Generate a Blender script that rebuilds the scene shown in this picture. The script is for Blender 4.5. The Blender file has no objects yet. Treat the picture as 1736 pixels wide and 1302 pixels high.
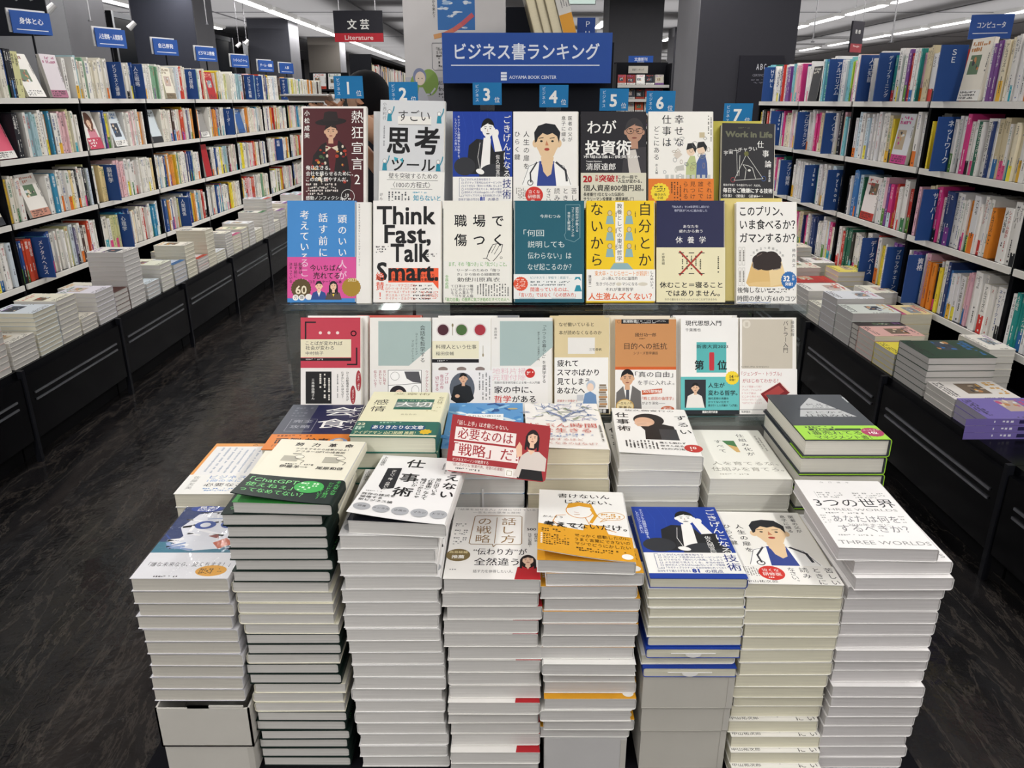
import bpy, math, random
import numpy as np
from math import sin, cos, tan, pi, radians as R
from mathutils import Matrix, Vector, Euler

rnd = random.Random(11)
SC = bpy.context.scene
COL = SC.collection
NUM = __import__('itertools').count

# ------------------------------------------------------------------ camera
FPX, PITCH, EYE = 1304.0, math.atan(479 / 1304), 1.42
cam_d = bpy.data.cameras.new('camera'); cam_d.sensor_width = 36
cam_d.lens = FPX / 1736 * 36; cam_d.clip_start = .05; cam_d.clip_end = 200
cam = bpy.data.objects.new('camera', cam_d); COL.objects.link(cam)
cam.location = (0, 0, EYE); cam.rotation_euler = (pi / 2 - PITCH, 0, 0)
SC.camera = cam
# ------------------------------------------------------------------ world, exposure
wd = bpy.data.worlds.new('world'); SC.world = wd; wd.use_nodes = True
wd.node_tree.nodes['Background'].inputs[0].default_value = (.8, .87, 1, 1)
wd.node_tree.nodes['Background'].inputs[1].default_value = .15
SC.view_settings.view_transform = 'Standard'; SC.view_settings.look = 'None'
SC.view_settings.gamma = 1; SC.view_settings.use_curve_mapping = False
SC.view_settings.exposure = -0.98
SC.cycles.use_denoising = True
SC.cycles.max_bounces = 6; SC.cycles.diffuse_bounces = 4; SC.cycles.glossy_bounces = 3
SC.cycles.transmission_bounces = 4; SC.cycles.transparent_max_bounces = 24
SC.cycles.caustics_reflective = False; SC.cycles.caustics_refractive = False
LAMP = 44.0        # watts of one fluorescent ceiling fitting
TUBE = 11.0        # emission of its diffuser

# ------------------------------------------------------------------ helpers
CP, SP = cos(PITCH), sin(PITCH)
def at(x, y, Y):
    """photo pixel -> point on the plane at distance Y"""
    r = (y - 651) / FPX; D = Y * (r * CP + SP) / (CP - r * SP)
    return Vector(((x - 868) / FPX * (Y * CP + D * SP), Y, EYE - D))
def at_x(x, y, X):
    r = (y - 651) / FPX; z = FPX * X / (x - 868)
    return Vector((X, z * (CP - r * SP), EYE - z * (SP + r * CP)))
def s_of(px, vpx, X, D):
    return (FPX * X / abs(px - vpx) - D * SP) / CP
_cc = {}
def C(h):
    if isinstance(h, tuple): return h
    if h not in _cc:
        q = h.lstrip('#'); o = []
        if len(q) == 3: q = ''.join(a * 2 for a in q)
        for i in (0, 2, 4):
            s = int(q[i:i + 2], 16) / 255
            o.append(s / 12.92 if s <= .04045 else ((s + .055) / 1.055) ** 2.4)
        _cc[h] = tuple(o)
    return _cc[h]
ORD = ('first second third fourth fifth sixth seventh eighth ninth tenth eleventh twelfth thirteenth fourteenth fifteenth sixteenth '
       'seventeenth eighteenth nineteenth twentieth').split()
TEN = {2: 'twenty', 3: 'thirty', 4: 'forty', 5: 'fifty', 6: 'sixty', 7: 'seventy'}
def nth(n):
    if n <= 20: return ORD[n - 1]
    t, u = divmod(n, 10)
    return TEN[t][:-1] + 'ieth' if u == 0 else TEN[t] + '-' + ORD[u - 1]

# ------------------------------------------------------------------ materials
MATS = {}
def nd(nt, t, **kw):
    n = nt.nodes.new(t)
    for k, v in kw.items():
        if k in n.inputs: n.inputs[k].default_value = v
        else: setattr(n, k, v)
    return n
def pmat(name, rough=.5, spec=.5, coat=0, metal=0, attr=True, color=None, bump=0, bscale=300, var=.04, vscale=20):
    """colour of the faces (attribute col) or one colour, with a slight procedural mottling"""
    m = bpy.data.materials.new(name); m.use_nodes = True; nt = m.node_tree
    b = nt.nodes['Principled BSDF']
    b.inputs['Roughness'].default_value = rough; b.inputs['Specular IOR Level'].default_value = spec
    b.inputs['Coat Weight'].default_value = coat; b.inputs['Metallic'].default_value = metal
    tc = nd(nt, 'ShaderNodeTexCoord'); nz = nd(nt, 'ShaderNodeTexNoise', Scale=vscale, Detail=3.0)
    nt.links.new(tc.outputs['Object'], nz.inputs['Vector'])
    mr = nd(nt, 'ShaderNodeMapRange'); mr.inputs['To Min'].default_value = 1 - var; mr.inputs['To Max'].default_value = 1 + var
    nt.links.new(nz.outputs['Fac'], mr.inputs['Value'])
    mx = nd(nt, 'ShaderNodeMix', data_type='RGBA', blend_type='MULTIPLY'); mx.inputs[0].default_value = 1
    if attr:
        a = nd(nt, 'ShaderNodeAttribute', attribute_name='col'); nt.links.new(a.outputs['Color'], mx.inputs[6])
    else: mx.inputs[6].default_value = (*C(color), 1)
    nt.links.new(mr.outputs[0], mx.inputs[7]); nt.links.new(mx.outputs[2], b.inputs['Base Color'])
    if bump:
        n2 = nd(nt, 'ShaderNodeTexNoise', Scale=bscale, Detail=2.0); nt.links.new(tc.outputs['Object'], n2.inputs['Vector'])
        bp = nd(nt, 'ShaderNodeBump', Strength=bump, Distance=.001); nt.links.new(n2.outputs['Fac'], bp.inputs['Height'])
        nt.links.new(bp.outputs[0], b.inputs['Normal'])
    MATS[name] = m
    return m
pmat('printed_paper', .45, .22)
pmat('matt_card', .7, .12)
pmat('plain_solid', .45, .4)
pmat('black_laminate', .22, .06, var=.1, vscale=8)
pmat('satin_metal', .32, .5, metal=.9, vscale=60)
pmat('concrete', .75, .2, var=.12, vscale=3, bump=.3, bscale=60)
pmat('cloth', .85, .2, bump=.4, bscale=500, var=.08)
pmat('skin', .5, .35, bump=.1)
def mat_pages():
    m = pmat('page_edges', .75, .15, var=.02); nt = m.node_tree; b = nt.nodes['Principled BSDF']
    tc = [n for n in nt.nodes if n.type == 'TEX_COORD'][0]
    mp = nd(nt, 'ShaderNodeMapping'); mp.inputs['Scale'].default_value = (6, 6, 1500)
    nz = nd(nt, 'ShaderNodeTexNoise', Scale=1.0, Detail=2.0); nt.links.new(tc.outputs['Object'], mp.inputs[0]); nt.links.new(mp.outputs[0], nz.inputs['Vector'])
    mx = [n for n in nt.nodes if n.type == 'MIX'][0]
    r = nd(nt, 'ShaderNodeMapRange'); r.inputs['From Min'].default_value = .3; r.inputs['From Max'].default_value = .7
    r.inputs['To Min'].default_value = .84; r.inputs['To Max'].default_value = 1.04
    nt.links.new(nz.outputs['Fac'], r.inputs['Value']); nt.links.new(r.outputs[0], mx.inputs[7])
    bp = nd(nt, 'ShaderNodeBump', Strength=.25, Distance=.0005); nt.links.new(nz.outputs['Fac'], bp.inputs['Height']); nt.links.new(bp.outputs[0], b.inputs['Normal'])
mat_pages()
def mat_emit(name, strength, color=(1, .98, .95)):
    m = bpy.data.materials.new(name); m.use_nodes = True; nt = m.node_tree
    b = nt.nodes['Principled BSDF']; b.inputs['Base Color'].default_value = (.9, .9, .9, 1)
    b.inputs['Emission Color'].default_value = (*color, 1); b.inputs['Emission Strength'].default_value = strength
    MATS[name] = m
mat_emit('lamp_diffuser', TUBE)
mat_emit('lit_sign', 1.2, (.75, .95, .85))
def mat_clear(name, tint, refl, rough=.03, bump=0, bscale=40):
    m = bpy.data.materials.new(name); m.use_nodes = True; nt = m.node_tree; nt.nodes.clear()
    out = nd(nt, 'ShaderNodeOutputMaterial'); tr = nd(nt, 'ShaderNodeBsdfTransparent'); tr.inputs[0].default_value = (*tint, 1)
    gl = nd(nt, 'ShaderNodeBsdfGlossy', Roughness=rough); fr = nd(nt, 'ShaderNodeFresnel', IOR=1.45)
    mu = nd(nt, 'ShaderNodeMath', operation='MULTIPLY_ADD', use_clamp=True); mu.inputs[1].default_value = refl; mu.inputs[2].default_value = .01
    mx = nd(nt, 'ShaderNodeMixShader'); ge = nd(nt, 'ShaderNodeNewGeometry'); bf = nd(nt, 'ShaderNodeMath', operation='SUBTRACT'); bf.inputs[0].default_value = 1; nt.links.new(ge.outputs['Backfacing'], bf.inputs[1])
    ff = nd(nt, 'ShaderNodeMath', operation='MULTIPLY'); nt.links.new(fr.outputs[0], ff.inputs[0]); nt.links.new(bf.outputs[0], ff.inputs[1]); nt.links.new(ff.outputs[0], mu.inputs[0]); nt.links.new(mu.outputs[0], mx.inputs[0])
    nt.links.new(tr.outputs[0], mx.inputs[1]); nt.links.new(gl.outputs[0], mx.inputs[2]); nt.links.new(mx.outputs[0], out.inputs[0])
    if bump:
        tc = nd(nt, 'ShaderNodeTexCoord'); mp = nd(nt, 'ShaderNodeMapping'); mp.inputs['Scale'].default_value = (1, 1, 2.5)
        nz = nd(nt, 'ShaderNodeTexNoise', Scale=bscale, Detail=4.0, Distortion=1.5)
        bp = nd(nt, 'ShaderNodeBump', Strength=bump, Distance=.01)
        nt.links.new(tc.outputs['Object'], mp.inputs[0]); nt.links.new(mp.outputs[0], nz.inputs['Vector']); nt.links.new(nz.outputs['Fac'], bp.inputs['Height'])
        nt.links.new(bp.outputs[0], gl.inputs['Normal']); nt.links.new(bp.outputs[0], fr.inputs['Normal'])
    MATS[name] = m
mat_clear('acrylic', (.9, .93, .93), 1.3, .04)
mat_clear('plastic_film', (.965, .965, .975), 1.3, .07, .22, 26)
def mat_floor():
    m = bpy.data.materials.new('dark_marble'); m.use_nodes = True; nt = m.node_tree; b = nt.nodes['Principled BSDF']; MATS['dark_marble'] = m
    L = nt.links.new; tc = nd(nt, 'ShaderNodeTexCoord')
    mp = nd(nt, 'ShaderNodeMapping'); mp.inputs['Rotation'].default_value = (0, 0, .95); mp.inputs['Scale'].default_value = (2.6, .55, 1); L(tc.outputs['Object'], mp.inputs[0])
    n1 = nd(nt, 'ShaderNodeTexNoise', Scale=1.5, Detail=9.0, Roughness=.6, Distortion=.5); L(mp.outputs[0], n1.inputs['Vector'])
    n2 = nd(nt, 'ShaderNodeTexNoise', Scale=4.0, Detail=10.0, Roughness=.7, Distortion=.45); L(mp.outputs[0], n2.inputs['Vector'])
    r1 = nd(nt, 'ShaderNodeValToRGB'); e = r1.color_ramp.elements
    e[0].position = .36; e[0].color = (*C('#0f0f11'), 1); e[1].position = .68; e[1].color = (*C('#312d2b'), 1)
    x = r1.color_ramp.elements.new(.52); x.color = (*C('#1d1c1d'), 1); L(n1.outputs['Fac'], r1.inputs[0])
    r2 = nd(nt, 'ShaderNodeValToRGB'); e = r2.color_ramp.elements
    e[0].position = .478; e[0].color = (0, 0, 0, 1); e[1].position = .522; e[1].color = (0, 0, 0, 1)
    x = r2.color_ramp.elements.new(.5); x.color = (.8, .8, .8, 1); L(n2.outputs['Fac'], r2.inputs[0])
    mx = nd(nt, 'ShaderNodeMix', data_type='RGBA'); mx.inputs[7].default_value = (*C('#6e655c'), 1)
    ml = nd(nt, 'ShaderNodeMath', operation='MULTIPLY'); ml.inputs[1].default_value = .32; L(r2.outputs[0], ml.inputs[0]); L(ml.outputs[0], mx.inputs[0])
    L(r1.outputs[0], mx.inputs[6]); L(mx.outputs[2], b.inputs['Base Color'])
    b.inputs['Roughness'].default_value = .13; b.inputs['Specular IOR Level'].default_value = .4
    n3 = nd(nt, 'ShaderNodeTexNoise', Scale=9.0, Detail=5.0); L(tc.outputs['Object'], n3.inputs['Vector'])
    bp = nd(nt, 'ShaderNodeBump', Strength=.3, Distance=.02); L(n3.outputs['Fac'], bp.inputs['Height']); L(bp.outputs[0], b.inputs['Normal'])
mat_floor()

# ------------------------------------------------------------------ mesh collecting
class MB:
    def __init__(s): s.v, s.f, s.c, s.m = [], [], [], []
    def add(s, vs, fs, col, mat='printed_paper', M=None):
        k = len(s.v); col = C(col)
        s.v += [tuple(M @ Vector(p)) for p in vs] if M is not None else [tuple(p) for p in vs]
        for f in fs: s.f.append([i + k for i in f]); s.c.append(col); s.m.append(mat)
        return s
    def box(s, a, b, col, mat='plain_solid', M=None):
        (x0, y0, z0), (x1, y1, z1) = a, b
        if x0 > x1: x0, x1 = x1, x0
        if y0 > y1: y0, y1 = y1, y0
        vs = [(x0, y0, z0), (x1, y0, z0), (x1, y1, z0), (x0, y1, z0), (x0, y0, z1), (x1, y0, z1), (x1, y1, z1), (x0, y1, z1)]
        return s.add(vs, [(0, 3, 2, 1), (4, 5, 6, 7), (0, 1, 5, 4), (1, 2, 6, 5), (2, 3, 7, 6), (3, 0, 4, 7)], col, mat, M)
    def tube(s, p, q, r, col, mat='plain_solid', n=10, r2=None):
        p, q = Vector(p), Vector(q); r2 = r if r2 is None else r2
        d = (q - p).normalized(); u = d.orthogonal().normalized(); w = d.cross(u); vs = []
        for c, rr in ((p, r), (q, r2)):
            for i in range(n): a = 2 * pi * i / n; vs.append(c + (u * cos(a) + w * sin(a)) * rr)
        return s.add(vs, [(i, (i + 1) % n, n + (i + 1) % n, n + i) for i in range(n)] + [tuple(range(n - 1, -1, -1)), tuple(range(n, 2 * n))], col, mat)
    def build(s, name, parent=None):
        me = bpy.data.meshes.new(name); me.from_pydata(s.v, [], s.f)
        keys = list(dict.fromkeys(s.m)); ix = {k: i for i, k in enumerate(keys)}
        for k in keys: me.materials.append(MATS[k])
        me.polygons.foreach_set('material_index', np.array([ix[k] for k in s.m], dtype=np.int32))
        n = np.array([len(f) for f in s.f]); cc = np.ones((len(s.c), 4), dtype=np.float32); cc[:, :3] = np.array(s.c, dtype=np.float32)
        a = me.color_attributes.new('col', 'FLOAT_COLOR', 'CORNER'); a.data.foreach_set('color', np.repeat(cc, n, axis=0).ravel())
        me.update()
        o = bpy.data.objects.new(name, me); COL.objects.link(o)
        if parent is not None: o.parent = parent
        return o
def tag(o, label=None, cat=None, group=None, kind=None):
    for k, v in (('label', label), ('category', cat), ('group', group), ('kind', kind)):
        if v: o[k] = v
    return o
def thing(name, label, cat, loc=(0, 0, 0), rot=(0, 0, 0), group=None):
    o = bpy.data.objects.new(name, None); o.empty_display_size = .02; COL.objects.link(o)
    o.location = loc; o.rotation_euler = rot if isinstance(rot, (tuple, list, Euler)) else (0, 0, rot)
    return tag(o, label, cat, group)
KIDS = {}
def kids(o): return [c for c in o.children]
def dup(root, loc, rot, label, group=None):
    r = root.copy(); COL.objects.link(r); r.location = loc; r.rotation_euler = rot
    for k in ('group',):
        if k in r: del r[k]
    tag(r, label, None, group)
    for ch in KIDS[root.name]:
        c = ch.copy(); COL.objects.link(c); c.parent = r
    return r

# ------------------------------------------------------------------ lettering and flat print
_tc = bpy.data.curves.new('lettering', 'FONT'); _tc.resolution_u = 2
_to = bpy.data.objects.new('lettering', _tc); _gl = {}
def glyph(s):
    if s not in _gl:
        _tc.body = s; m = _to.to_mesh()
        vs = [(v.co.x, v.co.y) for v in m.vertices]; fs = [tuple(p.vertices) for p in m.polygons]; _to.to_mesh_clear()
        xs = [p[0] for p in vs] or [0]
        _gl[s] = (vs, fs, min(xs), max(xs))
    return _gl[s]
def weight(wt):
    """heavier letters: shifted copies laid over one another"""
    e = wt * .8
    if wt <= 0: return ((0, 0),)
    if wt < .013: return ((-wt, 0), (wt, 0))
    q = ((-e, -e), (e, -e), (-e, e), (e, e))
    return q if wt < .03 else q + ((0, 0), (-wt, 0), (wt, 0))
ROTCH = 'ー―〜-…（）()「」『』<>〈〉“”'
class D:
    """flat print: u 0..100 across, v downward in the same unit"""
    def __init__(s, H=148): s.items = []; s.L = 0; s.n = 0; s.H = H
    def _a(s, vs, fs, col, L=None):
        if L is not None: s.n = max(s.n, L)
        s.items.append((vs, fs, C(col), s.L if L is None else L)); return s
    def rect(s, x0, y0, x1, y1, col):
        s.L = max(s.L, s.n) + 1; nx = max(1, int(abs(x1 - x0) / 18)); ny = max(1, int(abs(y1 - y0) / 18))
        vs = [(x0 + (x1 - x0) * i / nx, y0 + (y1 - y0) * j / ny) for j in range(ny + 1) for i in range(nx + 1)]
        fs = [(j * (nx + 1) + i, (j + 1) * (nx + 1) + i, (j + 1) * (nx + 1) + i + 1, j * (nx + 1) + i + 1) for j in range(ny) for i in range(nx)]
        return s._a(vs, fs, col)
    def poly(s, pts, col):
        s.L = max(s.L, s.n) + 1
        a = sum(p[0] * q[1] - q[0] * p[1] for p, q in zip(pts, pts[1:] + pts[:1]))
        if a > 0: pts = pts[::-1]
        return s._a(list(pts), [tuple(range(len(pts)))], col)
    def ell(s, cx, cy, rx, ry, col, rot=0, n=26, a0=0, a1=360):
        pts = []
        m = n if a1 - a0 >= 360 else n + 1
        for i in range(m):
            a = R(a0 + (a1 - a0) * i / n); x, y = rx * cos(a), ry * sin(a)
            pts.append((cx + x * cos(rot) - y * sin(rot), cy + x * sin(rot) + y * cos(rot)))
        return s.poly(pts, col)
    def star(s, cx, cy, r, col, n=18, q=.88):
        return s.poly([(cx + r * (1 if i % 2 else q) * cos(pi * i / n), cy + r * (1 if i % 2 else q) * sin(pi * i / n)) for i in range(2 * n)], col)
    def line(s, pts, w, col, close=False):
        s.L = max(s.L, s.n) + 1
        if close: pts = list(pts) + [pts[0]]
        vs, fs = [], []
        for p, q in zip(pts, pts[1:]):
            dx, dy = q[0] - p[0], q[1] - p[1]; l = math.hypot(dx, dy) or 1; e = w * .3
            tx, ty = dx / l * e, dy / l * e; nx, ny = -dy / l * w / 2, dx / l * w / 2; k = len(vs)
            vs += [(p[0] - tx + nx, p[1] - ty + ny), (q[0] + tx + nx, q[1] + ty + ny), (q[0] + tx - nx, q[1] + ty - ny), (p[0] - tx - nx, p[1] - ty - ny)]
            fs.append((k, k + 1, k + 2, k + 3))
        return s._a(vs, fs, col)
    def ring(s, cx, cy, rx, ry, w, col, n=28): return s.line([(cx + rx * cos(2 * pi * i / n), cy + ry * sin(2 * pi * i / n)) for i in range(n)], w, col, True)
    def frame(s, x0, y0, x1, y1, w, col): return s.line([(x0, y0), (x1, y0), (x1, y1), (x0, y1)], w, col, True)
    def t(s, x, y, txt, size, col, wt=.012, al='l', fit=None, sp=0):
        vs, fs, a, b = glyph(txt)
        sx = size if fit is None else fit / max(b - a, .01)
        w = (b - a) * sx; x0 = x if al == 'l' else x - w / 2 if al == 'c' else x - w
        L = max(s.L + 1, s.n)
        for k, (dx, dy) in enumerate(weight(wt)): s._a([(x0 + (p[0] + dx - a) * sx, y + (.86 - p[1] - dy) * size) for p in vs], fs, col, L + k * .5)
        return s
    def v(s, x, y, txt, size, col, wt=.012, step=1.0, sx=1.0):
        L = max(s.L + 1, s.n)
        for ch in txt:
            if ch != ' ':
                vs, fs, a, b = glyph(ch)
                if ch in ROTCH: q = [(x + (p[1] - .38) * size * sx, y + p[0] * size) for p in vs]
                else:
                    o = (.55, -.6) if ch in '。、' else (0, 0)
                    c = .5 if b > .55 or ch in '。、' else (a + b) / 2
                    q = [(x + (p[0] - c + o[0]) * size * sx, y + (.86 - p[1] + o[1]) * size) for p in vs]
                for k, (dx, dy) in enumerate(weight(wt)): s._a([(p[0] + dx * size, p[1] - dy * size) for p in q], fs, col, L + k * .5)
            y += size * step * (1 if ord(ch) > 255 else .92)
        return s
    def fine(s, x0, y0, x1, rows, pitch, h, col, den=.82, seed=1):
        """rows of lettering too small to read"""
        r = random.Random(seed); vs, fs = [], []
        for j in range(rows):
            x = x0; y = y0 + j * pitch; xe = x0 + (x1 - x0) * (1 if j < rows - 1 else r.uniform(.5, 1))
            while x + h * .8 < xe:
                if r.random() < den:
                    k = len(vs); b = h * r.uniform(.5, .85); u = h * r.choice((1, .8, .45)); o = (h - u) * r.choice((0, .5, 1))
                    vs += [(x, y + o), (x, y + o + u), (x + b, y + o + u), (x + b, y + o)]; fs.append((k, k + 1, k + 2, k + 3))
                x += h * .98
        return s._a(vs, fs, col, s.L + 1)
    def finev(s, x1, y0, y1, cols, pitch, h, col, den=.85, seed=2):
        r = random.Random(seed); vs, fs = [], []
        for j in range(cols):
            y = y0; x = x1 - j * pitch; ye = y0 + (y1 - y0) * (1 if j < cols - 1 else r.uniform(.5, 1))
            while y + h * .8 < ye:
                if r.random() < den:
                    k = len(vs); b = h * r.uniform(.5, .9)
                    vs += [(x - b / 2, y), (x - b / 2, y + h * .78), (x + b / 2, y + h * .78), (x + b / 2, y)]; fs.append((k, k + 1, k + 2, k + 3))
                y += h * .98
        return s._a(vs, fs, col, s.L + 1)
def clip(pts, ax, c, keep):
    o = []
    for p, q in zip(pts, pts[1:] + pts[:1]):
        a, b = (p[ax] - c) * keep, (q[ax] - c) * keep
        if a >= 0: o.append(p)
        if a * b < 0: t = a / (a - b); o.append((p[0] + (q[0] - p[0]) * t, p[1] + (q[1] - p[1]) * t))
    return o
def cells(vs, fs, g=6.0):
    nv, nf = [], []
    for f in fs:
        st = [[vs[i] for i in f]]
        for ax in (0, 1):
            nx = []
            for P in st:
                lo, hi = min(p[ax] for p in P), max(p[ax] for p in P); c = math.floor(lo / g) * g + g
                while c < hi - 1e-6 and len(P) > 2:
                    a = clip(P, ax, c, -1); P = clip(P, ax, c, 1); c += g
                    if len(a) > 2: nx.append(a)
                if len(P) > 2: nx.append(P)
            st = nx
        for P in st: nf.append(tuple(range(len(nv), len(nv) + len(P)))); nv += P
    return nv, nf
def put(d, mb, M, W, mat='printed_paper', zf=None, vk=1.0):
    k = W / 100
    for vs, fs, col, L in d.items:
        if vk != 1.0: vs = [(x, y * vk) for x, y in vs]
        if zf: vs, fs = cells(vs, fs)
        q = []
        for x, y in vs:
            z = 4e-5 + L * (2.5e-5 if zf else 6e-6)
            if zf: z += zf(x * k, y * k)
            q.append((x * k, -y * k, z))
        if q: mb.add(q, fs, col, mat, M)

# ------------------------------------------------------------------ books
def cover_shape(mb, w, d, t, col, spine, c, r, lift=0, y0=0.0, out=0.0, bowed=0, mat='printed_paper', curl=None):
    n = 5; ny = 16 if lift else 1; nx = 16 if lift else 1
    def prof(o):                     # from the free edge of the back board round the spine to the free edge of the front board
        w2, rr = w / 2 - o, max(r - o, .0002); b, tp = o, t - o
        p = [(-w / 2, b, None)]
        for i in range(n + 1): a = -pi / 2 + pi / 2 * i / n; p.append((w2 - rr + rr * cos(a), b + rr + rr * sin(a), None))
        for i in range(n + 1): a = pi / 2 * i / n; p.append((w2 - rr + rr * cos(a), tp - rr + rr * sin(a), 0 if i == n else None))
        for i in range(1, nx + 1): x = w2 - rr + (-w / 2 - w2 + rr) * i / nx; p.append((x, tp, i / nx))
        return p
    po, pi_ = prof(-out), prof(c - out); m = len(po)
    if out: po = [(max(x, -w / 2), z, k) for x, z, k in po]
    vs = []
    for j in range(ny + 1):
        yy = y0 + (d - y0 if not bowed else bowed) * j / ny
        for P in (po, pi_):
            for x, z, k in P: vs.append((x * spine, yy, z + (lift * curl((k), 1 - yy / d) if lift and k else 0)))
    fs = []
    q = lambda a, b, e, g: fs.append((a, b, e, g) if spine > 0 else (g, e, b, a))
    for j in range(ny):
        a, b = j * 2 * m, (j + 1) * 2 * m
        for i in range(m - 1):
            q(a + i, a + i + 1, b + i + 1, b + i); q(a + m + i + 1, a + m + i, b + m + i, b + m + i + 1)
        q(a + m, a, b, b + m); q(a + m - 1, a + 2 * m - 1, b + 2 * m - 1, b + m - 1)
    e = ny * 2 * m
    for i in range(m - 1):
        q(i + 1, i, m + i, m + i + 1); q(e + i, e + i + 1, e + m + i + 1, e + m + i)
    mb.add(vs, fs, col, mat)
CURL = lambda k, yn: k ** 1.5 * (.12 + .88 * yn * yn)
def book(name, label, cat, w, d, t, col, des=None, spine=1, page='#dcd9d2', loc=(0, 0, 0), rot=(0, 0, 0), group=None, hard=False,
         band=None, lift=0, spine_des=None, film=False, strap=False, band_name='paper_band', flap=None):
    """lying flat: bottom edge at y=0 towards the reader, front cover up; origin under the middle of the bottom edge"""
    root = thing(name, label, cat, loc, rot, group)
    c, r, gap = (.0022, .004, .003) if hard else (.0005, .004, .0013)
    p = MB(); x0, x1 = -w / 2 + gap, w / 2 - c - .0006
    p.box((x0 * spine, gap, c), (x1 * spine, d - gap, t - c), page, 'page_edges')
    ch = [p.build('page_block', root)]
    if flap: ch.append(MB().box((-w / 2 * spine, .0003, t - c - .0002), ((w / 2 - .006) * spine, d - .001, t - c + .0002), flap, 'printed_paper').build('cover_flap', root))
    m = MB(); cover_shape(m, w, d, t, col, spine, c, r, lift, curl=CURL)
    zf = (lambda x, y: lift * CURL(max(0, min(1, (w - x) / w if spine > 0 else x / w)), min(1, y / d))) if lift else None
    if des: put(des, m, Matrix.Translation((-w / 2, d, t)), w, zf=zf, vk=d / w * 100 / des.H)
    if spine_des:                   # print on the spine; v runs from the head of the book downwards, u across the thickness
        M = Matrix(((0, 0, spine, spine * w / 2), (0, 1, 0, d), (-spine, 0, 0, t if spine > 0 else 0), (0, 0, 0, 1)))
        put(spine_des, m, M, t)
    ch.append(m.build('cover', root))
    if band:
        hb, bc, bd = band; o = .0006
        m = MB(); cover_shape(m, w, d, t, bc, spine, .0012, r, lift, y0=-.0002, out=o, bowed=hb, curl=CURL)
        if bd: put(bd, m, Matrix.Translation((-w / 2, hb, t + o)), w, zf=(lambda x, y: zf(x, y + d - hb)) if zf else None)
        ch.append(m.build(band_name, root))
    if film:
        m = MB(); e = .0012; m.box((-w / 2 - e, -e * 2, .0002), (w / 2 + e, d + e, t + .0011), '#fff', 'plastic_film'); ch.append(m.build('shrink_wrap', root))
    KIDS[root.name] = ch
    return root

# ------------------------------------------------------------------ the room
X0, X1, Y0, Y1, ZC = -9.0, 13.5, -5.0, 36.0, 3.10
def struct(name, mb):
    o = mb.build(name); o['kind'] = 'structure'; return o
struct('floor', MB().box((X0, Y0, -.1), (X1, Y1, 0), '#222', 'dark_marble'))
m = MB().box((X0, Y0, ZC), (X1, Y1, ZC + .1), '#e6e6ea', 'matt_card')
for x in (-7.4, -5.95, -2.9, 4.3, 8.45, 11.5): m.box((x - .02, Y0, ZC - .012), (x + .02, Y1, ZC), '#6f7076')
for y in (4.6, 10.8, 17, 23.2): m.box((X0, y - .02, ZC - .011), (X1, y + .02, ZC), '#7b7c82')
struct('ceiling', m)
struct('wall_back', MB().box((X0, Y1, 0), (X1, Y1 + .1, ZC), '#b9b8b8', 'matt_card').box((X0, Y1 - .02, .1), (.5, Y1, 1.75), '#2a2d38', 'matt_card'))
struct('wall_front', MB().box((X0, Y0 - .1, 0), (X1, Y0, ZC), '#e4e2de', 'matt_card'))
struct('wall_right', MB().box((X1, Y0, 0), (X1 + .1, Y1, ZC), '#cfc9c6', 'matt_card'))
struct('wall_left', MB().box((X0 - .1, Y0, 0), (X0, Y1, ZC), '#4a4d54', 'matt_card'))
def pillar(x0, x1, y0, y1, face='#37373c', side='#85858a', band=None):
    m = MB().box((x0, y0, 0), (x1, y1, ZC - .002), side, 'concrete')
    m.box((x0 + .004, y0 - .012, .02), (x1 - .004, y0 - .001, ZC - .02), face, 'matt_card')
    if band: m.box((x0, y0 - .03, 0), (x1, y0 - .013, band), '#17171b', 'matt_card')
    return struct('pillar', m)
pillar(1.655, 2.54, 7.5, 8.47, '#3b3b41'); pillar(1.571, 2.456, 13.73, 14.6, '#4b4b4f')
pillar(-5.36, -4.476, 11.95, 12.69, '#3d3f49', band=1.72); pillar(-5.68, -4.79, 18.1, 18.9, '#45464d', band=1.7); pillar(-5.68, -4.8, 23.3, 24.1, '#6a6560')
pillar(-5.6, -4.7, 8.95, 9.8, '#8b8c90'); pillar(3.9, 4.8, 20.2, 21)
# dark shop windows along the left with their metal posts
for k, (ya, yb) in enumerate(((2.0, 8.6), (9.85, 11.9), (12.75, 18.05), (19.0, 23.2))):
    m = MB().box((-6.06, ya, 0), (-6.04, yb, 2.62), '#12161c', 'black_laminate')
    m.box((-6.1, ya, 2.62), (-6.02, yb, 2.7), '#55575c', 'satin_metal')
    n = max(1, int((yb - ya) / 1.6))
    for i in range(n + 1):
        y = ya + (yb - ya) * i / n; m.box((-6.09, y - .03, 0), (-6.0, y + .03, 2.7), '#8a8c90', 'satin_metal')
    struct('window_%d' % (k + 1), m)

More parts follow.
